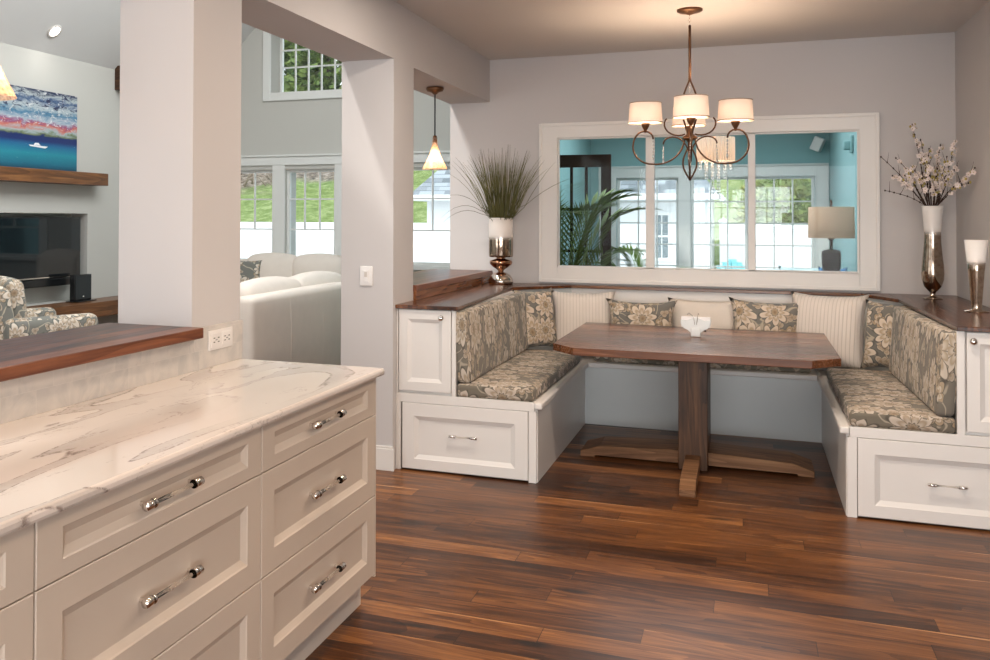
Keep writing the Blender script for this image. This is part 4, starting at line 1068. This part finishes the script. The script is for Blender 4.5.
s = thing('sunroom_sofa', 'pale blue grey sunroom sofa below the right window', 'sofa', (.45, 10.9, 0))
part(MB().rbox(.0, .93, 10.55, 11.35, .10, .45, .05), 'base', M['bluefab'], s)
part(MB().rbox(.0, .93, 11.15, 11.38, .10, .95, .08, (0, .02, .02)), 'backrest', M['bluefab'], s)
for xx in (.05, .88):
    for yy in (10.62, 11.28): part(MB().box(xx - .025, xx + .025, yy - .025, yy + .025, 0, .11), 'leg', M['beam'], s)
pillow('sunroom_pillow', M['bluefab'], 'pale blue pillow on the sunroom sofa, left of the lamp', .55, 10.85, .46, .46, .56, .16, R(12), R(8))
pillow('sunroom_pillow', M['deepblue'], 'deep blue pillow at the sunroom wall, right of the lamp', .80, 10.72, .46, .26, .56, .12, R(-8), R(4))
dp = thing('drum_pendant', 'pleated drum pendant with hanging crystals in the sunroom', 'pendant light', (-.275, 9.3, 1.7))
part(MB().lathe([(.168, 2.045), (.168, 2.262), (.165, 2.262), (.165, 2.045)], -.275, 9.3, 72, cap=False), 'shade', M['drum'], dp)
part(MB().cyl((-.275, 9.3, 2.25), (-.275, 9.3, 2.85), .006, .006, 8).lathe([(.05, 2.83), (.05, 2.85)], -.275, 9.3, 20), 'rod', M['nickel'], dp)
m = MB()
rb = random.Random(2)
for ringr, n_, zt, cnt in ((.14, 14, 2.05, 3), (.09, 10, 2.05, 6), (.035, 6, 2.05, 11)):
    for k in range(n_):
        a = 2 * PI * k / n_
        for q in range(cnt): m.ball((-.275 + ringr * math.cos(a), 9.3 + ringr * math.sin(a), zt - .02 - q * .028), .008, .008, .012, 6, 4)
part(m, 'crystal_drop', M['crystal'], dp, 'clear crystal strands')
part(MB().ball((-.275, 9.3, 2.15), .03), 'bulb', M['bulb'], dp)
L = bpy.data.lights.new('drum_bulb', 'POINT'); L.energy = 3; L.color = (1, .76, .54); L.shadow_soft_size = .03
lo = bpy.data.objects.new('drum_bulb_light', L); C.objects.link(lo); lo.location = (-.275, 9.3, 2.10)
s = thing('wall_speaker', 'white tilted speaker high on the sunroom far wall', 'speaker', (.82, 12.93, 2.44), R(-20), local=True)
part(MB().rbox(-.06, .06, -.10, .0, -.085, .085, .012, T=lambda p: Matrix.Rotation(R(24), 3, 'Y') @ p), 'cabinet', M['plastic'], s)
part(MB().cyl((0, 0, 0), (0, .08, .0), .015, .015, 10), 'bracket', M['plastic'], s)
s = thing('wall_fixture', 'teal painted fixture high on the right sunroom wall', 'fixture', (.945, 10.2, 2.12), local=True)  # bluish wall-mounted box like a small speaker, not a lamp
part(MB().rbox(-.03, .0, -.05, .05, .03, .20, .012), 'plate', M['teal'], s)
part(MB().rbox(-.09, -.02, -.035, .035, .06, .15, .02), 'fixture_head', M['teal'], s)

# ------------------------------------------------------------------ outdoors
gz = -.45
single(MB().box(-30, 12, 13.3, 24.5, gz - .1, gz), 'patio_ground', M['patio'], 'pale paved ground outside the windows', 'ground', kind='structure')
# hill
m = MB(); nx_, ny_ = 60, 40
vs = []
for i in range(nx_ + 1):
    for j in range(ny_ + 1):
        x = -45 + 70 * i / nx_; y = 25.2 + 22 * j / ny_
        z = gz + .6 + (y - 25.2) * .33 + .18 * math.sin(x * .7) * math.sin(y * .5) + .1 * math.sin(x * 1.9 + y)
        vs.append((x, y, z))
m.add(vs, [(i * (ny_ + 1) + j, (i + 1) * (ny_ + 1) + j, (i + 1) * (ny_ + 1) + j + 1, i * (ny_ + 1) + j + 1) for i in range(nx_) for j in range(ny_)], 0, True)
b_ = single(m, 'grassy_hill', M['grass'], 'grassy hillside rising behind the white fence', 'hill', kind='structure', loc=(0, 0, 0))
def fence(x0, x1, y, lab):
    f = thing('vinyl_fence', lab, 'fence', ((x0 + x1) / 2, y, gz), group='white vinyl fences')
    part(MB().box(x0, x1, y - .02, y + .02, gz, 1.36).box(x0, x1, y - .05, y + .05, 1.30, 1.40), 'panel', M['fence'], f)
    n = max(2, int((x1 - x0) / 2.4) + 1)
    for k in range(n):
        x = x0 + (x1 - x0) * k / (n - 1)
        part(MB().box(x - .07, x + .07, y - .07, y + .07, gz, 1.46).lathe([(.11, 1.46), (.11, 1.49), (0, 1.56)], x, y, 4), 'post', M['fence'], f)
fence(-22, -7.2, 24.0, 'white vinyl fence below the grassy hill, seen over the sofas')
fence(-.55, 9, 24.0, 'white vinyl fence below the hedge, seen through the sunroom')
h = thing('neighbor_house', 'white house with a grey shingled hip roof beyond the patio', 'house', (-3.9, 23, gz))
part(MB().box(-7.0, -.80, 21.2, 26, gz, 2.06), 'wall', M['siding'], h)
rf = MB().add([(-7.35, 20.8, 2.03), (-.55, 20.8, 2.03), (-.55, 26.4, 2.03), (-7.35, 26.4, 2.03), (-5.2, 23.6, 4.6), (-2.7, 23.6, 4.6)], [(0, 1, 5, 4), (1, 2, 5), (2, 3, 4, 5), (3, 0, 4), (0, 3, 2, 1)])
part(rf, 'roof', M['roof'], h)
part(MB().box(-7.38, -.52, 20.76, 20.80, 1.93, 2.06).box(-7.38, -7.34, 20.76, 26.4, 1.93, 2.06).box(-.56, -.52, 20.76, 26.4, 1.93, 2.06), 'fascia', M['fence'], h)
for wx in (-1.84, -4.6):
    f = MB(); frame(f, (wx - .06, wx + .32, .62, 1.66), (wx, wx + .26, .69, 1.60), 21.15, 21.22); f.box(wx, wx + .26, 21.16, 21.2, 1.13, 1.17).box(wx + .12, wx + .14, 21.16, 21.2, .69, 1.6)
    wo = part(f, 'window', M['fence'], h)
    part(MB().box(wx, wx + .26, 21.185, 21.195, .69, 1.60), 'pane', plain('dark_house_glass', (.22, .26, .28), .1), wo)
def tree(lab, x, y, z0, hgt, rad, n, mat, seed, name, grp, shape='cone', leafL=.50):
    rt = random.Random(seed)
    t = thing(name, lab, 'tree' if shape == 'cone' else 'hedge', (x, y, z0), group=grp)
    part(MB().cyl((x, y, z0 - .3), (x, y, z0 + hgt * .9), rad * .07, rad * .02, 8), 'trunk', M['trunk'], t)
    m = MB()
    for k in range(n):
        if shape == 'cone':
            q = rt.random() ** .8; zz = .05 + .95 * q; rr = rad * (1 - zz) ** .7 * math.sqrt(rt.uniform(.35, 1)) + .1
        else:
            zz = rt.random(); rr = rad * math.sqrt(rt.uniform(.5, 1)) * (1 - zz ** 3) ** .5
        a = rt.uniform(0, 2 * PI)
        p = Vector((x + rr * math.cos(a), y + rr * math.sin(a), z0 + hgt * zz))
        d = Vector((math.cos(a) + rt.uniform(-.8, .8), math.sin(a) + rt.uniform(-.8, .8), rt.uniform(-.6, .7)))
        m.leaf(p, d, Vector((rt.uniform(-1, 1), rt.uniform(-1, 1), rt.uniform(-.3, 1))), leafL * rt.uniform(.6, 1.3), leafL * .5)
    part(m, 'foliage', mat, t)
rt = random.Random(21)
cone_labels = ['tall dark conifer at the left side of the high gable window', 'tall dark conifer at the middle of the high gable window', 'tall dark conifer at the right side of the high gable window', 'dark conifer on the hilltop behind the right edge of the gable window']
for k, x in enumerate((-22.6, -20.2, -18.0, -15.6)):
    tree(cone_labels[k], x, 40 + (k % 2) * 1.6, 4.3, 9.5 + (k % 3), 2.1, 6500, M['leaf1'], 30 + k, 'conifer_tree', 'hilltop conifers')
hl = ['rounded yellow green shrub behind the fence, nearest the white house', 'rounded yellow green shrub behind the fence, second from the white house', 'rounded yellow green shrub behind the fence, farthest from the white house', 'yellow green shrub behind the fence at the right sunroom window edge']
for k, x in enumerate((.95, 1.9, 2.9, 3.9)):
    tree(hl[k], x, 25.6 + .4 * (k % 2), gz + .6, 3.2 + .3 * (k % 2), 1.15, 3600, M['leaf2'], 50 + k, 'leafy_shrub', 'shrubs behind the fence', 'round', .22)
# bare twigs on the hillside
m = MB()
for k in range(60):
    x = -19.0 + rt.uniform(-1.9, 2.2); y = 34.4 + rt.uniform(-1.7, 1.6); z = gz + .6 + (y - 25.2) * .33
    d = Vector((rt.uniform(-1, 1), rt.uniform(-.3, .3), rt.uniform(.1, .9))).normalized() * rt.uniform(.6, 1.6)
    p = Vector((x, y, z + .1)); m.tube([p, p + d * .5 + Vector((0, 0, .08)), p + d], [.035, .025, .01], 5)
single(m, 'brush_pile', plain('bare_pale_twigs', (.30, .23, .18), .9), 'pile of bare pale twigs on the hillside at upper left', 'brush', kind='stuff')
c = thing('patio_chair', 'turquoise slatted patio chair outside the sunroom window', 'chair', (-.02, 15.2, gz), R(25), local=True)
m = MB()
for k in range(5): m.prism([(-.03, .36), (.03, .36), (.03 + .12, 1.35 - abs(k - 2) * .05), (-.03 + .12, 1.35 - abs(k - 2) * .05)], k * .09 - .21, k * .09 - .13, lambda u, v, w: (w, u * 2.2 + .25, v))
part(m, 'backrest', M['turq'], c)
m = MB()
for k in range(5): m.box(-.24, .24, -.30 + k * .11, -.21 + k * .11, .34, .36)
part(m, 'seat', M['turq'], c)
for sx in (-.26, .26):
    part(MB().box(sx - .06, sx + .06, -.34, .30, .56, .585), 'arm', M['turq'], c)
    part(MB().box(sx - .02, sx + .02, -.30, -.24, 0, .56), 'leg', M['turq'], c); part(MB().box(sx - .02, sx + .02, .22, .28, 0, .56), 'leg', M['turq'], c)

# ------------------------------------------------------------------ light
def area(name, loc, rot, sx, sy, e, col, spread=180):
    L = bpy.data.lights.new(name, 'AREA'); L.shape = 'RECTANGLE'; L.size = sx; L.size_y = sy; L.energy = e; L.color = col; L.spread = R(spread)
    o = bpy.data.objects.new(name, L); C.objects.link(o); o.location = loc; o.rotation_euler = rot; return o
def portal(name, loc, sx, sy, rot):
    o = area(name, loc, rot, sx, sy, 1, (1, 1, 1)); o.data.cycles.is_portal = True
area('kitchen_rear_fill', (.8, -2.74, 1.31), (R(90), 0, 0), 5.4, 2.4, 175, (.985, .99, 1))  # added lamp outside the unseen rear window, brightens kitchen and nook
# unseen ceiling lamps added to brighten kitchen and nook, without fixtures
ceiling_fills = [(-1.1, .7), (.3, .7), (-1.1, 2.3), (.3, 2.9), (.55, 4.5), (-.95, 4.5)]
for k, (x, y) in enumerate(ceiling_fills):
    L = bpy.data.lights.new('ceiling_fill', 'AREA'); L.shape = 'DISK'; L.size = .16; L.energy = 24 if y > 4 else 10; L.color = (1, .86, .73) if y > 4 else (1, .74, .53)
    lo = bpy.data.objects.new('ceiling_fill_light', L); C.objects.link(lo); lo.location = (x, y, CH - .012)
for k, (x, y, z) in enumerate(((-6.55, 7.82, 3.36), (-3.0, 5.4, 3.9), (-5.6, 4.6, 4.2))):  # first sits at the recessed light; other two are added, unseen fill
    L = bpy.data.lights.new('vault_lamp_and_fill', 'SPOT'); L.energy = (3, 60, 60)[k]; L.color = (1, .95, .90); L.spot_size = R(150); L.spot_blend = .8; L.shadow_soft_size = .06
    lo = bpy.data.objects.new('vault_lamp_and_fill_light', L); C.objects.link(lo); lo.location = (x, y, z)
area('sunroom_overhead_fill', (-.5, 10.2, 3.0), (0, 0, 0), 2.0, 3.2, 42, (.97, .99, 1))  # added lamp above an invented ceiling opening, brightens the sunroom
area('living_front_fill', (-4.7, .86, 1.15), (R(90), 0, 0), 3.2, 1.2, 14, (1, .99, .98))  # added lamp outside the unseen front wall, brightens columns and living room
area('living_overhead_fill', (-3.40, 6.1, 4.65), (0, R(45), 0), 1.9, 5.7, 145, (1, .99, .95))  # added lamp at an invented roof opening, brightens the living room
for k, q in enumerate(LW): portal('portal_living', ((q[0] + q[1]) / 2, 11.34, (q[2] + q[3]) / 2), q[1] - q[0], q[3] - q[2], (R(-90), 0, 0))
portal('portal_sunroom', (-.43, YS + .22, 1.1), 2.5, 1.95, (R(-90), 0, 0))
S = bpy.data.lights.new('sun', 'SUN'); S.energy = 1.2; S.angle = R(3); S.color = (1, .95, .88)
so = bpy.data.objects.new('sun', S); C.objects.link(so); so.rotation_euler = (R(42), 0, R(-25))
wd = bpy.data.worlds.new('overcast_sky'); bpy.context.scene.world = wd; wd.use_nodes = True
nt = wd.node_tree; bg = nt.nodes['Background']
tc = nt.nodes.new('ShaderNodeTexCoord'); sp = nt.nodes.new('ShaderNodeSeparateXYZ'); rp = nt.nodes.new('ShaderNodeValToRGB')
nt.links.new(tc.outputs['Generated'], sp.inputs[0]); nt.links.new(sp.outputs[2], rp.inputs[0]); nt.links.new(rp.outputs[0], bg.inputs[0])
rp.color_ramp.elements[0].position = 0; rp.color_ramp.elements[0].color = (.95, .98, 1, 1)
rp.color_ramp.elements[1].position = .8; rp.color_ramp.elements[1].color = (.72, .85, 1, 1)
bg.inputs[1].default_value = 1.8

# ------------------------------------------------------------------ camera
yaw, pitch, roll = -0.37797, 0.0154436, 0.0035961
cy_, sy_ = math.cos(yaw), math.sin(yaw)
fwd = Vector((sy_ * math.cos(pitch), cy_ * math.cos(pitch), math.sin(pitch))); rt0 = Vector((cy_, -sy_, 0)); up0 = rt0.cross(fwd)
rt_ = rt0 * math.cos(roll) + up0 * math.sin(roll); up_ = -rt0 * math.sin(roll) + up0 * math.cos(roll)
cam = bpy.data.cameras.new('camera'); co = bpy.data.objects.new('camera', cam); C.objects.link(co)
co.matrix_world = Matrix(((rt_.x, up_.x, -fwd.x, 0), (rt_.y, up_.y, -fwd.y, 0), (rt_.z, up_.z, -fwd.z, 1.5), (0, 0, 0, 1)))
cam.sensor_fit = 'HORIZONTAL'; cam.sensor_width = 36; cam.lens = 949.128 / 990 * 36
cam.shift_x = (495 - 370.947) / 990; cam.shift_y = (204.2135 - 330) / 990; cam.clip_start = .05; cam.clip_end = 200
sc = bpy.context.scene; sc.camera = co
vs_ = sc.view_settings; sc.display_settings.display_device = 'sRGB'
vs_.view_transform = 'Standard'; vs_.look = 'None'; vs_.exposure = .32; vs_.gamma = 1; vs_.use_curve_mapping = False
